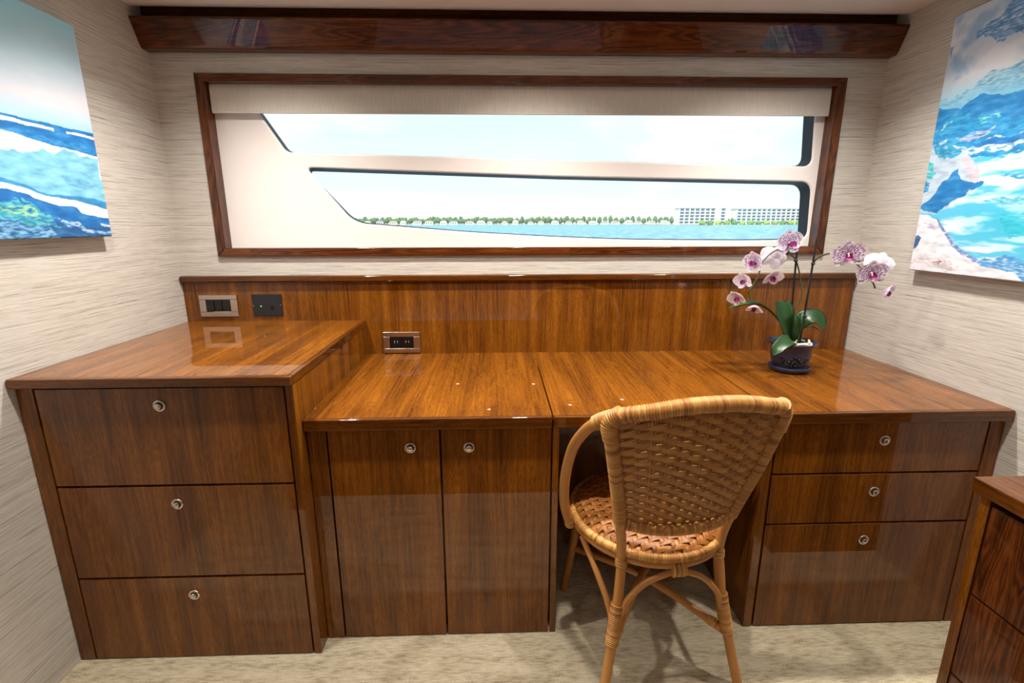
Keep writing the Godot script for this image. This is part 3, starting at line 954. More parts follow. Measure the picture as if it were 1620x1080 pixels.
func paintings() -> void:
	# left: bands of sea under a pale sky.  x = distance from the edge towards the window, y above the lower edge
	var sky_l := func(p: Vector2, tone: FastNoiseLite) -> Color:
		var k := p.y / 0.616
		var cc := Color8(226, 222, 228).lerp(Color8(214, 222, 236), clampf((k - 0.5) * 4.0, 0, 1)).lerp(Color8(156, 220, 244), clampf((k - 0.66) * 2.6 + p.x * 0.7, 0, 1))
		cc = cc.lerp(Color8(150, 204, 230), clampf((0.62 - k) * 8.0, 0, 1))
		return cc.lerp(Color8(255, 255, 255), clampf(tone.get_noise_2d(p.x * 0.2, p.y * 0.5) * 0.2, 0, 1))
	var L := [
		patch([[0, 0.0], [0.62, 0.0], [0.62, 0.33], [0.305, 0.314], [0, 0.313]], Color8(18, 116, 190), 0.003),
		patch([[0.0, 0.295], [0.105, 0.297], [0.106, 0.304], [0.0, 0.303]], Color8(240, 244, 250), 0.003),
		patch([[0.148, 0.296], [0.305, 0.297], [0.62, 0.31], [0.62, 0.32], [0.305, 0.308], [0.15, 0.304]], Color8(244, 246, 250), 0.003),
		patch([[0, 0.25], [0.62, 0.29], [0.62, 0.30], [0.4, 0.28], [0, 0.27]], Color8(40, 140, 204), 0.01, 0.7),
		patch([[0, 0.0], [0.62, 0.0], [0.62, 0.284], [0.305, 0.272], [0.15, 0.256], [0, 0.245]], Color8(226, 232, 240), 0.004),
		patch([[0, 0.0], [0.62, 0.0], [0.62, 0.25], [0.31, 0.232], [0.15, 0.246], [0, 0.236]], Color8(120, 192, 226), 0.02),
		patch([[0.05, 0.15], [0.14, 0.155], [0.15, 0.175], [0.06, 0.17]], Color8(92, 164, 208), 0.02, 0.6),
		patch([[0, 0.0], [0.62, 0.0], [0.62, 0.18], [0.34, 0.155], [0.21, 0.122], [0.1, 0.118], [0, 0.11]], Color8(50, 142, 200), 0.006),
		patch([[0, 0.0], [0.62, 0.0], [0.62, 0.165], [0.34, 0.144], [0.21, 0.116], [0.12, 0.106], [0, 0.085]], Color8(242, 246, 250), 0.005),
		patch([[0, 0.0], [0.62, 0.0], [0.62, 0.15], [0.34, 0.130], [0.21, 0.095], [0.12, 0.084], [0.11, 0.07], [0, 0.056]], Color8(14, 106, 182), 0.007),
		patch([[0, 0.0], [0.62, 0.0], [0.62, 0.05], [0.2, 0.05], [0.1, 0.03], [0, 0.035]], Color8(24, 88, 150), 0.02),
		patch([[0.18, 0.03], [0.35, 0.05], [0.5, 0.06], [0.5, 0.10], [0.34, 0.105], [0.24, 0.07]], Color8(74, 176, 186), 0.03, 0.75),
		patch([[0.24, 0.055], [0.34, 0.07], [0.36, 0.09], [0.28, 0.085]], Color8(150, 206, 160), 0.02, 0.6),
		patch([[0.2, 0.0], [0.62, 0.0], [0.62, 0.06], [0.4, 0.035], [0.25, 0.045]], Color8(120, 176, 216), 0.03, 0.6),
		patch([[0.11, 0.028], [0.17, 0.055], [0.2, 0.058], [0.15, 0.03], [0.1, 0.008], [0.07, 0.008]], Color8(166, 196, 226), 0.02, 0.7),
		patch([[0.0, 0.028], [0.04, 0.036], [0.045, 0.044], [0.0, 0.036]], Color8(190, 208, 234), 0.006),
		patch([[0.0, 0.006], [0.07, 0.012], [0.1, 0.024], [0.06, 0.022], [0.0, 0.016]], Color8(140, 186, 224), 0.01, 0.8)]
	canvas("unframed canvas of blue waves and white streaks on the left wall", paint(0.62, 0.616, sky_l, L, 200), 0.0006, 1.0, 0.370, 0.990, 1.262, 1.878, "wave_painting")
	# right: cloudy sky, blue mountains, a cliff and surf
	var oy := 1.134; var oz := 0.295
	var sky_r := func(p: Vector2, tone: FastNoiseLite) -> Color:
		var cc := Color8(196, 212, 232).lerp(Color8(226, 230, 240), clampf(0.5 + 2.0 * tone.get_noise_2d(p.x * 0.16, p.y * 0.25), 0, 1))
		cc = cc.lerp(Color8(132, 176, 218), clampf(tone.get_noise_2d(p.x * 0.22 + 3.0, p.y * 0.2) * 2.2 + (p.x - 0.2) * 0.8, 0, 0.7) if p.y > 0.62 else 0.0)
		cc = cc.lerp(Color8(96, 182, 218), clampf((0.62 - p.y) * 9.0, 0, 0.9))
		if p.y < 0.42 - p.x * 0.06:
			cc = Color8(214, 230, 240).lerp(Color8(86, 184, 218), clampf(0.42 + 3.2 * tone.get_noise_2d(p.x * 0.14, p.y * 0.75), 0, 1))
			cc = cc.lerp(Color8(30, 168, 196), clampf((0.1 - absf(p.y - 0.17)) * 5.0, 0, 0.6) * clampf(p.x * 5.0 - 0.6, 0, 1))
		return cc
	var q := func(pts: Array) -> Array:
		var out := []
		for p in pts:
			out.append([p[0] - oz, p[1] - oy])
		return out
	var R := [
		patch(q.call([[0.402, 1.849], [0.424, 1.885], [0.484, 1.915], [0.62, 1.95], [0.9, 1.9], [0.9, 1.84], [0.539, 1.829], [0.487, 1.818], [0.44, 1.84]]), Color8(86, 146, 208), 0.03, 0.75),
		patch(q.call([[0.295, 1.86], [0.31, 1.855], [0.3, 1.83], [0.295, 1.83]]), Color8(110, 160, 210), 0.015, 0.8),
		patch(q.call([[0.295, 1.70], [0.36, 1.70], [0.45, 1.745], [0.56, 1.74], [0.9, 1.76], [0.9, 1.6], [0.295, 1.6]]), Color8(120, 186, 220), 0.03, 0.7),
		patch(q.call([[0.28, 1.682], [0.32, 1.672], [0.383, 1.655], [0.41, 1.675], [0.445, 1.692], [0.49, 1.678], [0.524, 1.665], [0.577, 1.668], [0.9, 1.64], [0.9, 1.5], [0.28, 1.5]]), Color8(30, 128, 196), 0.012),
		patch(q.call([[0.28, 1.60], [0.4, 1.64], [0.62, 1.60], [0.62, 1.5], [0.28, 1.5]]), Color8(40, 154, 206), 0.03, 0.6),
		patch(q.call([[0.31, 1.61], [0.36, 1.618], [0.36, 1.612], [0.31, 1.603]]), Color8(150, 214, 214), 0.02, 0.6),
		patch(q.call([[0.45, 1.625], [0.55, 1.615], [0.55, 1.605], [0.45, 1.612]]), Color8(120, 210, 206), 0.03, 0.5),
		patch(q.call([[0.38, 1.56], [0.45, 1.585], [0.52, 1.583], [0.50, 1.568], [0.42, 1.555]]), Color8(178, 186, 214), 0.015, 0.8),
		patch(q.call([[0.3, 1.565], [0.35, 1.57], [0.35, 1.55], [0.3, 1.55]]), Color8(184, 206, 226), 0.015, 0.8),
		patch(q.call([[0.28, 1.553], [0.388, 1.54], [0.62, 1.555], [0.9, 1.55], [0.9, 1.50], [0.62, 1.515], [0.42, 1.512], [0.28, 1.535]]), Color8(228, 238, 244), 0.02, 0.8),
		patch(q.call([[0.45, 1.545], [0.62, 1.55], [0.9, 1.56], [0.9, 1.53], [0.62, 1.53], [0.47, 1.53]]), Color8(24, 112, 184), 0.01),
		patch(q.call([[0.28, 1.553], [0.34, 1.55], [0.388, 1.527], [0.449, 1.507], [0.491, 1.476], [0.502, 1.41], [0.466, 1.383], [0.42, 1.366], [0.374, 1.326], [0.28, 1.35]]), Color8(176, 196, 214), 0.016),
		patch(q.call([[0.31, 1.56], [0.36, 1.55], [0.41, 1.525], [0.40, 1.505], [0.36, 1.51], [0.32, 1.53]]), Color8(26, 142, 190), 0.02, 0.9),
		patch(q.call([[0.42, 1.505], [0.449, 1.505], [0.491, 1.47], [0.495, 1.43], [0.46, 1.425], [0.445, 1.46]]), Color8(206, 184, 196), 0.02, 0.8),
		patch(q.call([[0.28, 1.50], [0.33, 1.50], [0.33, 1.46], [0.28, 1.45]]), Color8(46, 178, 190), 0.03, 0.8),
		patch(q.call([[0.36, 1.43], [0.40, 1.45], [0.42, 1.47], [0.43, 1.43], [0.52, 1.425], [0.52, 1.418], [0.475, 1.405], [0.466, 1.385], [0.42, 1.372], [0.374, 1.328], [0.35, 1.34], [0.30, 1.35], [0.33, 1.39]]), Color8(22, 116, 182), 0.014),
		patch(q.call([[0.28, 1.45], [0.31, 1.44], [0.31, 1.41], [0.28, 1.40]]), Color8(26, 130, 190), 0.02, 0.8),
		patch(q.call([[0.56, 1.505], [0.60, 1.518], [0.66, 1.50], [0.6, 1.49]]), Color8(40, 140, 196), 0.015, 0.8),
		patch(q.call([[0.56, 1.44], [0.66, 1.445], [0.9, 1.43], [0.9, 1.415], [0.6, 1.43]]), Color8(50, 150, 206), 0.015, 0.8),
		patch(q.call([[0.5, 1.36], [0.6, 1.375], [0.9, 1.37], [0.9, 1.35], [0.55, 1.355]]), Color8(84, 178, 214), 0.02, 0.7),
		patch(q.call([[0.6, 1.32], [0.9, 1.34], [0.9, 1.26], [0.6, 1.27]]), Color8(36, 178, 200), 0.03, 0.7),
		patch(q.call([[0.28, 1.335], [0.33, 1.33], [0.372, 1.312], [0.42, 1.27], [0.455, 1.234], [0.543, 1.182], [0.626, 1.21], [0.72, 1.165], [0.9, 1.12], [0.28, 1.12]]), Color8(222, 222, 230), 0.01),
		patch(q.call([[0.366, 1.318], [0.376, 1.316], [0.425, 1.265], [0.459, 1.232], [0.55, 1.186], [0.54, 1.178], [0.45, 1.224], [0.415, 1.262]]), Color8(104, 124, 190), 0.008, 0.9),
		patch(q.call([[0.543, 1.180], [0.60, 1.195], [0.626, 1.212], [0.72, 1.18], [0.9, 1.13], [0.72, 1.12], [0.66, 1.155], [0.60, 1.165]]), Color8(70, 146, 206), 0.014, 0.9),
		patch(q.call([[0.28, 1.222], [0.295, 1.25], [0.311, 1.258], [0.325, 1.247], [0.31, 1.215], [0.29, 1.205]]), Color8(54, 90, 140), 0.006),
		patch(q.call([[0.31, 1.305], [0.36, 1.30], [0.39, 1.27], [0.34, 1.285]]), Color8(178, 172, 206), 0.02, 0.6),
		patch(q.call([[0.30, 1.17], [0.42, 1.18], [0.5, 1.165], [0.42, 1.15], [0.3, 1.155]]), Color8(196, 180, 176), 0.03, 0.45),
		patch(q.call([[0.39, 1.168], [0.42, 1.172], [0.41, 1.160]]), Color8(150, 84, 96), 0.012, 0.8)]
	canvas("unframed canvas of a cliff, blue mountains and surf on the right wall", paint(0.62, 0.822, sky_r, R, 300), W - 0.0006, -1.0, 0.295, 0.915, 1.134, 1.956, "cliff_painting")


func plate(label: String, x0: float, x1: float, y0: float, y1: float, inner: Array, called: String, kind: String) -> Node3D:
	var t := thing(called, label, kind, Vector3(0, 0, 0.0))
	var g := Geo.new()
	# bezel: four bevelled bars round the insert
	g.box(Vector3(x0, y0, 0.0003), Vector3(x1, inner[2], 0.008), 0.0015)
	g.box(Vector3(x0, inner[3], 0.0003), Vector3(x1, y1, 0.008), 0.0015)
	g.box(Vector3(x0, inner[2], 0.0003), Vector3(inner[0], inner[3], 0.008), 0.0015)
	g.box(Vector3(inner[1], inner[2], 0.0003), Vector3(x1, inner[3], 0.008), 0.0015)
	part("bezel", g, M.steel, t, "brushed steel bezel")
	part("insert", box(Vector3(inner[0], inner[2], 0.0003), Vector3(inner[1], inner[3], 0.0045), 0.0), M.plastic, t)
	return t


func outlets() -> void:
	var t := plate("steel switch plate with black rockers above the taller counter", 0.062, 0.2165, 0.927, 1.0175, [0.089, 0.187, 0.947, 0.9975], "switch_plate", "switch")
	for k in 3:
		part("rocker", box(Vector3(0.0905 + k * 0.0322, 0.949, 0.0045), Vector3(0.1205 + k * 0.0322, 0.9955, 0.0075), 0.0012), M.plastic, t)
	part("painted_highlight", box(Vector3(0.118, 0.9465, 0.0076), Vector3(0.187, 0.949, 0.0084), 0.0003), M.grey, t)  # pale strip imitates the highlight along the lower edge of the rockers
	t = thing("control_panel", "black control panel with a green light above the taller counter", "control panel")
	part("face_plate", box(Vector3(0.275, 0.928, 0.0003), Vector3(0.3965, 1.019, 0.006), 0.002), M.panel, t)
	part("green_light", Geo.new().lathe([Vector2(0.0026, 0.0), Vector2(0.0022, 0.0012), Vector2(0.0001, 0.0016)], Vector3.ZERO, 14), M.led, t)
	t.get_node("green_light").transform = Transform3D(Basis(Quaternion(Vector3.UP, Vector3.BACK)), Vector3(0.3105, 0.969, 0.006))
	for s in [[0.2805, 0.971], [0.391, 0.974]]:
		var sc := part("screw", Geo.new().lathe([Vector2(0.003, 0.0), Vector2(0.0026, 0.0012), Vector2(0.0001, 0.0016)], Vector3.ZERO, 14), M.nickel, t)
		sc.transform = Transform3D(Basis(Quaternion(Vector3.UP, Vector3.BACK)), Vector3(s[0], s[1], 0.006))
	part("button", box(Vector3(0.349, 0.957, 0.006), Vector3(0.362, 0.971, 0.0085), 0.002), M.plastic, t)
	t = plate("steel socket plate with black insert above the desk doors", 0.804, 0.957, 0.7645, 0.8545, [0.83, 0.931, 0.784, 0.835], "socket_plate", "socket")
	for k in 2:
		var f := part("socket_face", box(Vector3(0.834 + k * 0.048, 0.787, 0.0045), Vector3(0.879 + k * 0.048, 0.832, 0.0065), 0.001), M.plastic, t)
		for sx in [-0.006, 0.006]:
			part("slot", box(Vector3(0.8565 + k * 0.048 + sx - 0.001, 0.808, 0.0065), Vector3(0.8565 + k * 0.048 + sx + 0.001, 0.818, 0.0068), 0.0), M.grey, f)


# ------------------------------------------------------------------ chair
func coil(path: PackedVector3Array, r: float, pitch := 0.0052, seed_ := 1) -> Geo:
	var rr := RandomNumberGenerator.new(); rr.seed = seed_
	var p := spaced(path, pitch / 4.0)
	var radii := []
	var cols := []
	var cc := Color8(190, 132, 68)
	for i in p.size():
		var f := (i % 4) / 4.0
		radii.append(r * (1.0 - 0.16 * (1.0 if i % 4 == 0 else 0.0) - (0.04 if i % 4 == 1 else 0.0)))
		if i % 4 == 0:
			var k := rr.randf()
			cc = Color8(168, 114, 52).lerp(Color8(202, 150, 82), k)
			if rr.randf() < 0.08:
				cc = Color8(146, 92, 42)
		cols.append(cc)
	return Geo.new().tube(p, radii, 12, true, cols)


func strand(surf: Callable, from: Vector2, to: Vector2, n: int, half: float, thick: float, wave: Callable, col: Color) -> Geo:
	# a flat cane along the surface: centre line from-to in surface coordinates, pushed in and out by wave
	var g := Geo.new()
	var rows := []
	var cols := []
	for i in n + 1:
		var k := float(i) / n
		var uv := from.lerp(to, k)
		var e := 0.002
		var c: Vector3 = surf.call(uv)
		var dir: Vector3 = (surf.call(from.lerp(to, k + e)) - surf.call(from.lerp(to, k - e))).normalized()
		var du: Vector3 = surf.call(uv + Vector2(e, 0)) - surf.call(uv - Vector2(e, 0))
		var dv: Vector3 = surf.call(uv + Vector2(0, e)) - surf.call(uv - Vector2(0, e))
		var nn := du.cross(dv).normalized()
		var side := nn.cross(dir).normalized()
		c += nn * wave.call(uv)
		rows.append(PackedVector3Array([c + side * half, c + side * half * 0.6 + nn * thick, c - side * half * 0.6 + nn * thick, c - side * half, c - side * half * 0.6 - nn * thick, c + side * half * 0.6 - nn * thick]))
		cols.append(col)
	return g.grid(rows, false, true, Vector2.ONE, cols)


func chair() -> void:
	var t := thing("rattan_chair", "honey-coloured rattan armchair with woven back and seat pulled up to the desk", "chair", Vector3(1.74, 0, 0.70), deg_to_rad(6.0))
	var cr := RandomNumberGenerator.new(); cr.seed = 77
	var mir := func(a: Array, s: float) -> Array:
		var out := []
		for p in a:
			out.append(Vector3(p.x * s, p.y, p.z))
		return out
	# rear legs that run up into the back posts
	var leg := [Vector3(-0.205, 0.0, 0.255), Vector3(-0.18, 0.12, 0.232), Vector3(-0.157, 0.25, 0.208), Vector3(-0.143, 0.37, 0.19), Vector3(-0.143, 0.44, 0.186), Vector3(-0.156, 0.53, 0.20), Vector3(-0.190, 0.69, 0.240), Vector3(-0.222, 0.835, 0.268)]
	var rail := [Vector3(-0.238, 0.405, 0.0), Vector3(-0.262, 0.49, 0.022), Vector3(-0.272, 0.60, 0.062), Vector3(-0.268, 0.71, 0.115), Vector3(-0.255, 0.785, 0.175), Vector3(-0.238, 0.832, 0.228), Vector3(-0.212, 0.862, 0.272), Vector3(-0.15, 0.885, 0.312), Vector3(-0.07, 0.902, 0.332), Vector3(0, 0.906, 0.337)]
	var low := [Vector3(-0.156, 0.533, 0.203), Vector3(-0.08, 0.525, 0.228), Vector3(0, 0.523, 0.236), Vector3(0.08, 0.525, 0.228), Vector3(0.156, 0.533, 0.203)]
	var frame := []
	for s in [1.0, -1.0]:
		var path := smooth(mir.call(leg, s), 8)
		var lg := part("rear_leg", Geo.new().tube(path, 0.0138, 14), M.rattan, t)
		# bound lengths: the lower joint and the whole back post
		var low_part := PackedVector3Array(); var post := PackedVector3Array(); var tie := PackedVector3Array()
		for p in path:
			if p.y > 0.155 and p.y < 0.285: low_part.append(p)
			if p.y > 0.52: post.append(p)
			if p.y > 0.385 and p.y < 0.42: tie.append(p)
		part("cane_binding", coil(low_part, 0.0185, 0.0056, 3), M.cane, lg)
		part("cane_binding", coil(post, 0.0185, 0.0054, 4), M.cane, lg)
		part("cane_binding", coil(tie, 0.0172, 0.006, 5), M.cane, lg)
		# front legs
		var fp := smooth([Vector3(-0.168 * s, 0.41, -0.135), Vector3(-0.178 * s, 0.25, -0.155), Vector3(-0.2 * s, 0.0, -0.2)], 6)
		part("front_leg", Geo.new().tube(fp, 0.0138, 12), M.rattan, t)
		# arm end ties and curved braces
		part("side_brace", Geo.new().tube(smooth([Vector3(-0.164 * s, 0.215, 0.205), Vector3(-0.172 * s, 0.27, 0.18), Vector3(-0.192 * s, 0.335, 0.125), Vector3(-0.214 * s, 0.395, 0.05)], 6), 0.0085, 10), M.rattan, t)
		part("rear_brace", Geo.new().tube(smooth([Vector3(-0.149 * s, 0.245, 0.212), Vector3(-0.13 * s, 0.30, 0.214), Vector3(-0.08 * s, 0.355, 0.218), Vector3(-0.012 * s, 0.388, 0.226)], 6), 0.0088, 10), M.rattan, t)
		part("cane_binding", coil(smooth([Vector3(-0.236 * s, 0.400, -0.002), Vector3(-0.241 * s, 0.425, 0.004)], 3), 0.0168, 0.006, 6), M.cane, t)
	# one bent pole makes both arms and the top of the back
	var full := rail.duplicate()
	for i in range(rail.size() - 2, -1, -1):
		full.append(Vector3(-rail[i].x, rail[i].y, rail[i].z))
	var fpath := smooth(full, 8)
	var tp := part("arm_pole", Geo.new().tube(fpath, 0.0145, 14), M.rattan, t)
	var bound := PackedVector3Array()
	for p in fpath:
		if p.y > 0.825: bound.append(p)
	part("cane_binding", coil(bound, 0.0198, 0.0060, 7), M.cane, tp)
	for s in [1.0, -1.0]:
		# the knot where post and top rail meet
		part("cane_binding", coil(smooth([Vector3(-0.214 * s, 0.80, 0.262), Vector3(-0.222 * s, 0.845, 0.266), Vector3(-0.20 * s, 0.875, 0.285)], 5), 0.0215, 0.0062, 8), M.cane, tp)
	var lp := smooth(low, 8)
	part("back_rail", coil(lp, 0.0165, 0.0052, 9), M.cane, t)
	# seat ring
	var ring := []
	for k in 49:
		var a := TAU * k / 48.0
		ring.append(Vector3(0.216 * sin(a), 0.412, 0.226 * cos(a)))
	part("seat_ring", Geo.new().tube(PackedVector3Array(ring), 0.0135, 12, false), M.rattan, t)
	part("cane_binding", coil(smooth([Vector3(-0.018, 0.400, 0.2285), Vector3(0.018, 0.400, 0.2285)], 4), 0.0235, 0.006, 10), M.cane, t)
	# crossed stretchers under the seat
	part("stretcher", Geo.new().tube(smooth([Vector3(0.172, 0.165, 0.226), Vector3(0.0, 0.215, 0.03), Vector3(-0.182, 0.2, -0.165)], 8), 0.0115, 12), M.rattan, t)
	part("stretcher", Geo.new().tube(smooth([Vector3(-0.172, 0.165, 0.226), Vector3(0.0, 0.238, 0.03), Vector3(0.182, 0.2, -0.165)], 8), 0.0115, 12), M.rattan, t)
	for s in [1.0, -1.0]:
		part("cane_binding", coil(smooth([Vector3(0.172 * s, 0.167, 0.222), Vector3(0.135 * s, 0.178, 0.182)], 4), 0.0145, 0.0056, 11), M.cane, t)

	# woven back: surface between the posts, the low rail and the top rail
	var post_l := smooth(leg, 10)
	var at_height := func(y: float) -> Vector2:
		for i in post_l.size() - 1:
			if post_l[i].y <= y and post_l[i + 1].y >= y and post_l[i].y > 0.4:
				var k := (y - post_l[i].y) / (post_l[i + 1].y - post_l[i].y)
				return Vector2(lerpf(post_l[i].x, post_l[i + 1].x, k), lerpf(post_l[i].z, post_l[i + 1].z, k))
		return Vector2(leg[-1].x, leg[-1].z)
	var hs := []
	for i in 41:
		hs.append(at_height.call(lerpf(0.53, 0.835, i / 40.0)))
	var back := func(p: Vector2) -> Vector3:
		var v := clampf(p.y, 0.0, 1.0)
		var i := clampi(int(v * 40.0), 0, 39)
		var e: Vector2 = hs[i].lerp(hs[i + 1], v * 40.0 - i)
		var x := (p.x * 2.0 - 1.0) * absf(e.x)
		var bow := 1.0 - pow(absf(p.x * 2.0 - 1.0), 2.2)
		var crown := lerpf(0.0, 0.062, v)
		return Vector3(x, lerpf(0.53, 0.835, p.y) + bow * crown, e.y + bow * lerpf(0.032, 0.062, v))
	var bk := Node3D.new()
	bk.name = "woven_back"
	bk.set_meta("label", "basket-woven cane back")
	t.add_child(bk, true)
	var nr := 25
	var ns := 13
	var wv := func(p: Vector2, row: float) -> float: return 0.0024 * sin(PI * (p.x * ns - 0.5)) * (1.0 if int(row) % 2 == 0 else -1.0)
	for r in nr:
		var v := (r + 0.5) / nr
		var col := Color8(138, 90, 38).lerp(Color8(174, 122, 58), cr.randf())
		var wob := cr.randf_range(-0.12, 0.12) / nr
		part("cane_strand", strand(back, Vector2(0.015, v + wob), Vector2(0.985, v - wob), ns * 6, 0.0090, 0.0013, func(p: Vector2) -> float: return wv.call(p, r), col), M.weave, bk)
	for k in ns:
		var g := Geo.new()
		for q in 3:
			var u := (k + 0.5 + (q - 1) * 0.2) / ns
			var col := Color8(124, 74, 32).lerp(Color8(168, 112, 54), cr.randf())
			var gg := strand(back, Vector2(u, 0.0), Vector2(u, 1.0), nr * 4, 0.0027, 0.0011, func(p: Vector2) -> float: return -0.0034 * sin(PI * (k + 0.0)) - 0.0024 * cos(PI * (p.y * nr - 0.5)) * (1.0 if k % 2 == 0 else -1.0), col)
			g.v.append_array(gg.v); g.n.append_array(gg.n); g.t.append_array(gg.t); g.c.append_array(gg.c)
		g.tinted = true
		part("cane_spoke", g, M.weave, bk)

	# woven seat, domed and rolled over its rim
	var st := Node3D.new()
	st.name = "woven_seat"
	st.set_meta("label", "basket-woven cane seat")
	t.add_child(st, true)
	var A := 0.226; var B := 0.236
	var seat := func(p: Vector2) -> Vector3:
		# p.x, p.y in -1..1 inside the unit disc
		var rho := minf(p.length(), 1.0)
		return Vector3(p.x * A, 0.468 - 0.004 * (1.0 - rho) - 0.042 * pow(rho, 9.0), p.y * B)
	var rows_n := 31
	for r in rows_n:
		var y := -1.0 + (r + 0.5) * 2.0 / rows_n
		var x := sqrt(1.0 - y * y)
		if x < 0.2:
			continue
		var col := Color8(124, 76, 30).lerp(Color8(160, 106, 48), cr.randf())
		part("cane_strand", strand(seat, Vector2(-x, y), Vector2(x, y), 72, 0.0082, 0.0014, func(p: Vector2) -> float: return 0.0022 * sin(PI * (p.x * 8.5)) * (1.0 if r % 2 == 0 else -1.0), col), M.weave, st)
	for k in 17:
		var x := (k - 8.0) / 8.5
		var y := sqrt(maxf(0.02, 1.0 - x * x))
		var g := Geo.new()
		for q in 2:
			var xx := x + (q - 0.5) * 0.05
			var col := Color8(124, 72, 32).lerp(Color8(176, 116, 56), cr.randf())
			var gg := strand(seat, Vector2(xx, -y), Vector2(xx, y), 72, 0.0066, 0.0012, func(p: Vector2) -> float: return 0.0022 * cos(PI * ((p.y + 1.0) * rows_n * 0.5)) * (1.0 if k % 2 == 0 else -1.0), col)
			g.v.append_array(gg.v); g.n.append_array(gg.n); g.t.append_array(gg.t); g.c.append_array(gg.c)
		g.tinted = true
		part("cane_spoke", g, M.weave, st)
	# plaited rim that closes the seat over its ring
	var rim := []
	for k in 97:
		var a := TAU * k / 96.0
		rim.append(Vector3((A - 0.004) * sin(a), 0.432, (B - 0.004) * cos(a)))
	part("cane_rim", coil(PackedVector3Array(rim), 0.0125, 0.0075, 12), M.cane, st)


# ------------------------------------------------------------------ orchid
func strap(pts: Array, widths: Array, up: Vector3, fold: float) -> Geo:
	var path := smooth(pts, 6)
	var rows := []
	for i in path.size():
		var k := float(i) / (path.size() - 1)
		var f := k * (widths.size() - 1)
		var a := mini(int(f), widths.size() - 2)
		var hw: float = lerpf(widths[a], widths[a + 1], smoothstep(0.0, 1.0, f - a))
		var d: Vector3 = (path[mini(i + 1, path.size() - 1)] - path[maxi(i - 1, 0)]).normalized()
		var side := d.cross(up).normalized()
		var nn := side.cross(d).normalized()
		var top := PackedVector3Array()
		for j in 9:
			var s := j / 4.0 - 1.0
			top.append(path[i] + side * hw * s + nn * (fold * hw * s * s))
		for j in range(7, 0, -1):
			var s := j / 4.0 - 1.0
			top.append(path[i] + side * hw * s + nn * (fold * hw * s * s) - nn * 0.0014)
		rows.append(top)
	return Geo.new().grid(rows, false, true)


func petal_mesh(length: float, width: float, cup: float, bend: float, fat: float) -> ArrayMesh:
	var rows := []
	for i in 10:
		var v := i / 9.0
		var hw := width * pow(sin(PI * clampf(pow(v, fat) * 0.985 + 0.012, 0, 1)), 0.62)
		var row := PackedVector3Array()
		for j in 9:
			var s := j / 4.0 - 1.0
			row.append(Vector3(s * hw, v * length, cup * hw * s * s * 1.2 + bend * v * v * length))
		rows.append(row)
	var g := Geo.new()
	g.grid(rows, false, false)
	for i in g.t.size():
		g.t[i] = Vector2(g.t[i].y, g.t[i].x)
	return g.mesh()


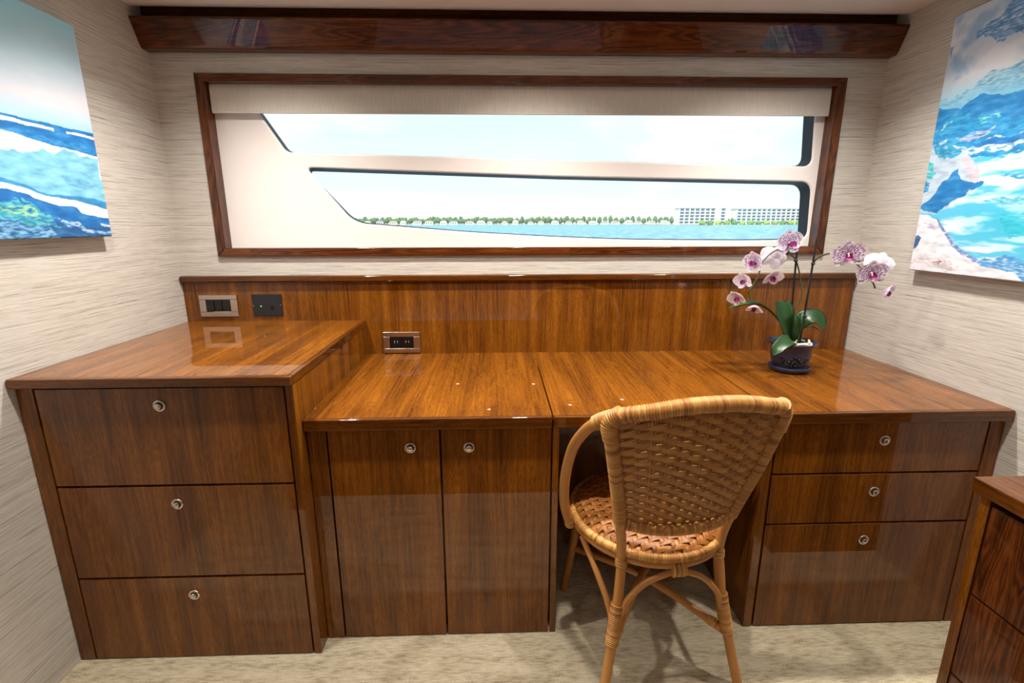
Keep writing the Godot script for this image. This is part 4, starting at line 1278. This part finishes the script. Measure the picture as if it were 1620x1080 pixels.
func orchid() -> void:
	var t := thing("potted_orchid", "spotted white and purple moth orchid in a small dark blue glazed pot", "orchid", Vector3(2.388, HD, 0.30))
	# saucer and pot
	part("saucer", Geo.new().lathe([Vector2(0.0001, 0.0), Vector2(0.058, 0.0), Vector2(0.066, 0.003), Vector2(0.071, 0.010), Vector2(0.0725, 0.017), Vector2(0.0705, 0.0195), Vector2(0.068, 0.019), Vector2(0.063, 0.010), Vector2(0.0001, 0.0085)], Vector3.ZERO, 44), M.pot, t)
	var pot := part("pot", Geo.new().lathe([Vector2(0.0001, 0.009), Vector2(0.056, 0.009), Vector2(0.0605, 0.012), Vector2(0.0605, 0.018), Vector2(0.0575, 0.021), Vector2(0.0605, 0.028), Vector2(0.0665, 0.046), Vector2(0.0695, 0.066), Vector2(0.069, 0.082), Vector2(0.0705, 0.092), Vector2(0.0775, 0.101), Vector2(0.0845, 0.107), Vector2(0.0855, 0.111), Vector2(0.083, 0.113), Vector2(0.076, 0.109), Vector2(0.068, 0.103), Vector2(0.066, 0.09), Vector2(0.0001, 0.088)], Vector3.ZERO, 48), M.pot, t)
	# relief of round blossoms on the belly
	var relief := Geo.new()
	for q in [[0.0, 0.062], [-0.16, 0.054], [0.17, 0.056], [-0.09, 0.042], [0.10, 0.043], [0.0, 0.047], [-0.28, 0.044], [0.30, 0.047], [0.04, 0.032], [-0.15, 0.032], [-0.55, 0.05], [-0.68, 0.058], [-0.62, 0.04], [0.55, 0.05], [0.66, 0.058]]:
		var a: float = PI * 0.5 + 0.30 - q[0]
		var rad: float = 0.0635 + (q[1] - 0.03) * 0.16
		var c := Vector3(cos(a) * rad, q[1], sin(a) * rad)
		var rows := []
		for i in 5:
			var ringp := PackedVector3Array()
			for j in 10:
				var p := Vector3(sin(PI * i / 4.0) * cos(TAU * j / 10), cos(PI * i / 4.0), sin(PI * i / 4.0) * sin(TAU * j / 10))
				ringp.append(c + p * Vector3(0.0062, 0.0062, 0.0062) * Vector3(1, 1, 1))
			rows.append(ringp)
		relief.grid(rows, false, true)
	part("blossom_relief", relief, M.pot_dark, pot, "dark moulded blossoms")
	part("bark_mix", Geo.new().lathe([Vector2(0.0001, 0.1), Vector2(0.03, 0.1), Vector2(0.06, 0.096), Vector2(0.068, 0.09)], Vector3.ZERO, 24), M.bark, t)
	for q in [[[-0.03, 0.104, 0.05], [0.0, 0.112, 0.06], [0.035, 0.106, 0.055], [0.055, 0.108, 0.03]], [[-0.015, 0.104, 0.03], [0.01, 0.11, 0.045], [0.04, 0.112, 0.04], [0.05, 0.118, 0.02]], [[-0.045, 0.108, 0.02], [-0.03, 0.118, 0.035], [-0.005, 0.108, 0.05]], [[0.0, 0.10, 0.0], [0.03, 0.112, -0.01], [0.06, 0.106, -0.02]]]:
		var pts := []
		for p in q:
			pts.append(Vector3(p[0], p[1], p[2]))
		part("aerial_root", Geo.new().tube(smooth(pts, 5), 0.0042, 8), M.moss, t, "pale aerial root")
	# stakes, leaning a little
	part("stake", Geo.new().tube(PackedVector3Array([Vector3(-0.009, 0.09, 0.0), Vector3(-0.020, 0.30, 0.0), Vector3(-0.028, 0.485, 0.0)]), 0.0036, 8), M.stake, t)
	part("stake", Geo.new().tube(PackedVector3Array([Vector3(0.030, 0.09, 0.0), Vector3(0.036, 0.30, 0.0), Vector3(0.0405, 0.485, 0.0)]), 0.0036, 8), M.stake, t)
	for q in [[-0.026, 0.409], [-0.017, 0.222], [0.0385, 0.398], [0.034, 0.205]]:
		part("clip", Geo.new().lathe([Vector2(0.0045, -0.004), Vector2(0.0068, -0.002), Vector2(0.0068, 0.002), Vector2(0.0045, 0.004)], Vector3(q[0], q[1], 0.001), 10), M.stake, t)
	var o := Vector3(2.388, HD, 0.0)
	var sp := func(a: Array) -> Array:
		var out := []
		for p in a:
			out.append(Vector3(p[0], p[1], p[2] if p.size() > 2 else 0.3) - Vector3(o.x, o.y, 0.3))
		return out
	part("flower_spike", Geo.new().tube(smooth(sp.call([[2.386, 0.86], [2.384, 0.92], [2.372, 0.972], [2.397, 1.036, 0.305], [2.387, 1.106], [2.364, 1.167], [2.335, 1.196], [2.31, 1.206], [2.28, 1.203], [2.238, 1.168, 0.31], [2.223, 1.118, 0.315], [2.208, 1.084, 0.315], [2.196, 1.058, 0.315], [2.206, 1.030, 0.315]]), 6), 0.0026, 8), M.stem, t)
	part("flower_spike", Geo.new().tube(smooth(sp.call([[2.408, 0.86], [2.42, 0.966], [2.424, 1.105], [2.430, 1.162], [2.442, 1.187, 0.320], [2.466, 1.197, 0.350], [2.500, 1.179, 0.385], [2.532, 1.150, 0.400], [2.575, 1.105, 0.405], [2.589, 1.081, 0.405]]), 6), 0.0026, 8), M.stem, t)
	# leaves
	var b := Vector3(-0.004, 0.1, 0.0)
	part("leaf", strap([b, Vector3(-0.030, 0.150, 0.012), Vector3(-0.054, 0.20, 0.022), Vector3(-0.066, 0.245, 0.012), Vector3(-0.070, 0.262, 0.004)], [0.008, 0.024, 0.036, 0.041, 0.036, 0.016], Vector3(0.25, 0.3, 1), 0.32), M.leaf, t)
	part("leaf", strap([b, Vector3(-0.05, 0.19, -0.03), Vector3(-0.12, 0.242, -0.045), Vector3(-0.19, 0.240, -0.05), Vector3(-0.228, 0.228, -0.05)], [0.008, 0.018, 0.024, 0.018, 0.003], Vector3(0, 1, 0.05), 0.3), M.leaf, t)
	part("leaf", strap([b, Vector3(-0.03, 0.125, 0.045), Vector3(-0.07, 0.128, 0.075), Vector3(-0.105, 0.108, 0.092), Vector3(-0.122, 0.085, 0.098)], [0.008, 0.02, 0.026, 0.022, 0.004], Vector3(0, 0.8, 0.75), 0.25), M.leaf, t)
	part("leaf", strap([Vector3(0.005, 0.1, -0.01), Vector3(0.022, 0.155, -0.02), Vector3(0.05, 0.195, -0.02), Vector3(0.088, 0.198, -0.01), Vector3(0.115, 0.160, 0.0)], [0.008, 0.022, 0.032, 0.034, 0.010], Vector3(-0.1, 0.85, 0.8), 0.2), M.leaf, t)
	part("leaf", strap([Vector3(0.005, 0.1, -0.02), Vector3(0.05, 0.145, -0.05), Vector3(0.1, 0.155, -0.06), Vector3(0.14, 0.138, -0.06)], [0.008, 0.016, 0.018, 0.003], Vector3(0, 1, 0.1), 0.2), M.leaf, t)
	part("leaf", strap([b, Vector3(-0.002, 0.15, 0.02), Vector3(-0.012, 0.19, 0.028), Vector3(-0.016, 0.215, 0.02)], [0.008, 0.012, 0.013, 0.004], Vector3(0.1, 0.2, 1), 0.5), M.leaf, t)
	# blossoms
	var big := petal_mesh(0.054, 0.031, 0.10, 0.10, 0.86)
	var sep := petal_mesh(0.050, 0.020, 0.14, 0.05, 0.95)
	var lipm := petal_mesh(0.026, 0.012, 0.9, 0.5, 0.8)
	var spotted := petal_texture(1.0)
	var pale := petal_texture(0.28)
	var lip_mat := std(Color8(150, 42, 120), 0.5)
	var col_mat := std(Color8(236, 214, 190), 0.5)
	# place (x, y, z), facing, roll, size, spotted?, reflex
	var fl := [
		[[2.312, 1.232, 0.325], Vector3(0.15, -0.05, 1), 0.12, 1.0, true, 0.0],
		[[2.208, 1.166, 0.320], Vector3(-0.95, -0.15, 0.35), 0.2, 0.88, true, 0.25],
		[[2.285, 1.176, 0.285], Vector3(0.25, 0.1, -1), 0.4, 0.92, false, 0.0],
		[[2.266, 1.118, 0.320], Vector3(0.1, -0.55, 0.8), -0.1, 0.80, false, 0.35],
		[[2.172, 1.104, 0.325], Vector3(-0.8, -0.35, 0.55), 0.3, 0.74, false, 0.35],
		[[2.152, 1.045, 0.330], Vector3(-0.7, -0.5, 0.5), 0.5, 0.74, false, 0.35],
		[[2.214, 1.012, 0.330], Vector3(-0.25, -0.75, 0.4), -0.4, 0.70, false, 0.5],
		[[2.473, 1.199, 0.410], Vector3(-0.45, -0.25, 0.85), 0.18, 1.06, true, 0.1],
		[[2.546, 1.137, 0.430], Vector3(-0.25, -0.3, 0.9), 0.10, 0.98, true, 0.1],
		[[2.609, 1.158, 0.375], Vector3(0.5, 0.0, -0.8), 0.3, 0.92, false, 0.0],
		[[2.609, 1.073, 0.420], Vector3(0.55, -0.35, 0.75), 0.25, 0.72, true, 0.4]]
	for f in fl:
		var n := Node3D.new()
		n.name = "blossom"
		n.set_meta("label", "purple-spotted white orchid blossom" if f[4] else "pale orchid blossom seen from behind or aside")
		t.add_child(n, true)
		n.position = Vector3(f[0][0] - o.x, f[0][1] - o.y, f[0][2] - 0.3)
		var zf: Vector3 = f[1].normalized()
		n.basis = Basis(Vector3.UP.cross(zf).normalized(), zf.cross(Vector3.UP.cross(zf).normalized()), zf) * Basis(Vector3.BACK, f[2])
		n.scale = Vector3.ONE * f[3]
		var pm: Material = spotted if f[4] else pale
		for q in [[0.0, sep], [2.25, sep], [-2.25, sep], [1.22, big], [-1.22, big]]:
			var p := part("petal" if q[1] == big else "sepal", q[1], pm, n)
			p.basis = Basis(Vector3.BACK, q[0]) * Basis(Vector3.RIGHT, f[5])
			p.position = Vector3(0, 0, 0.003 if q[1] == big else 0.0)
		for s in [-0.7, 0.7]:
			var p := part("lip", lipm, lip_mat, n, "magenta lip")
			p.basis = Basis(Vector3.BACK, PI + s) * Basis(Vector3.RIGHT, 0.7)
			p.position = Vector3(0, -0.002, 0.005)
		part("column", Geo.new().tube(smooth([Vector3(0, 0.002, 0.0), Vector3(0, 0.0, 0.009), Vector3(0, -0.006, 0.014)], 3), 0.0034, 8), col_mat, n)


func room_behind() -> void:
	# the bed behind the camera, which the varnished fronts and the valance mirror
	var t := thing("bed", "low walnut platform bed with grey linen facing the desk", "bed", Vector3(0.32, 0, 1.58))
	part("platform", box(Vector3(0, 0, 0), Vector3(1.85, 0.42, 2.38), 0.006, 1, Vector2(0.3, 0.4)), M.wood, t)
	part("mattress", box(Vector3(0.02, 0.4205, 0.03), Vector3(1.83, 0.60, 2.36), 0.05), M.linen, t)
	part("headboard", box(Vector3(-0.05, 0.0, 2.381), Vector3(1.9, 1.1, 2.41), 0.006, 1), M.wood, t)
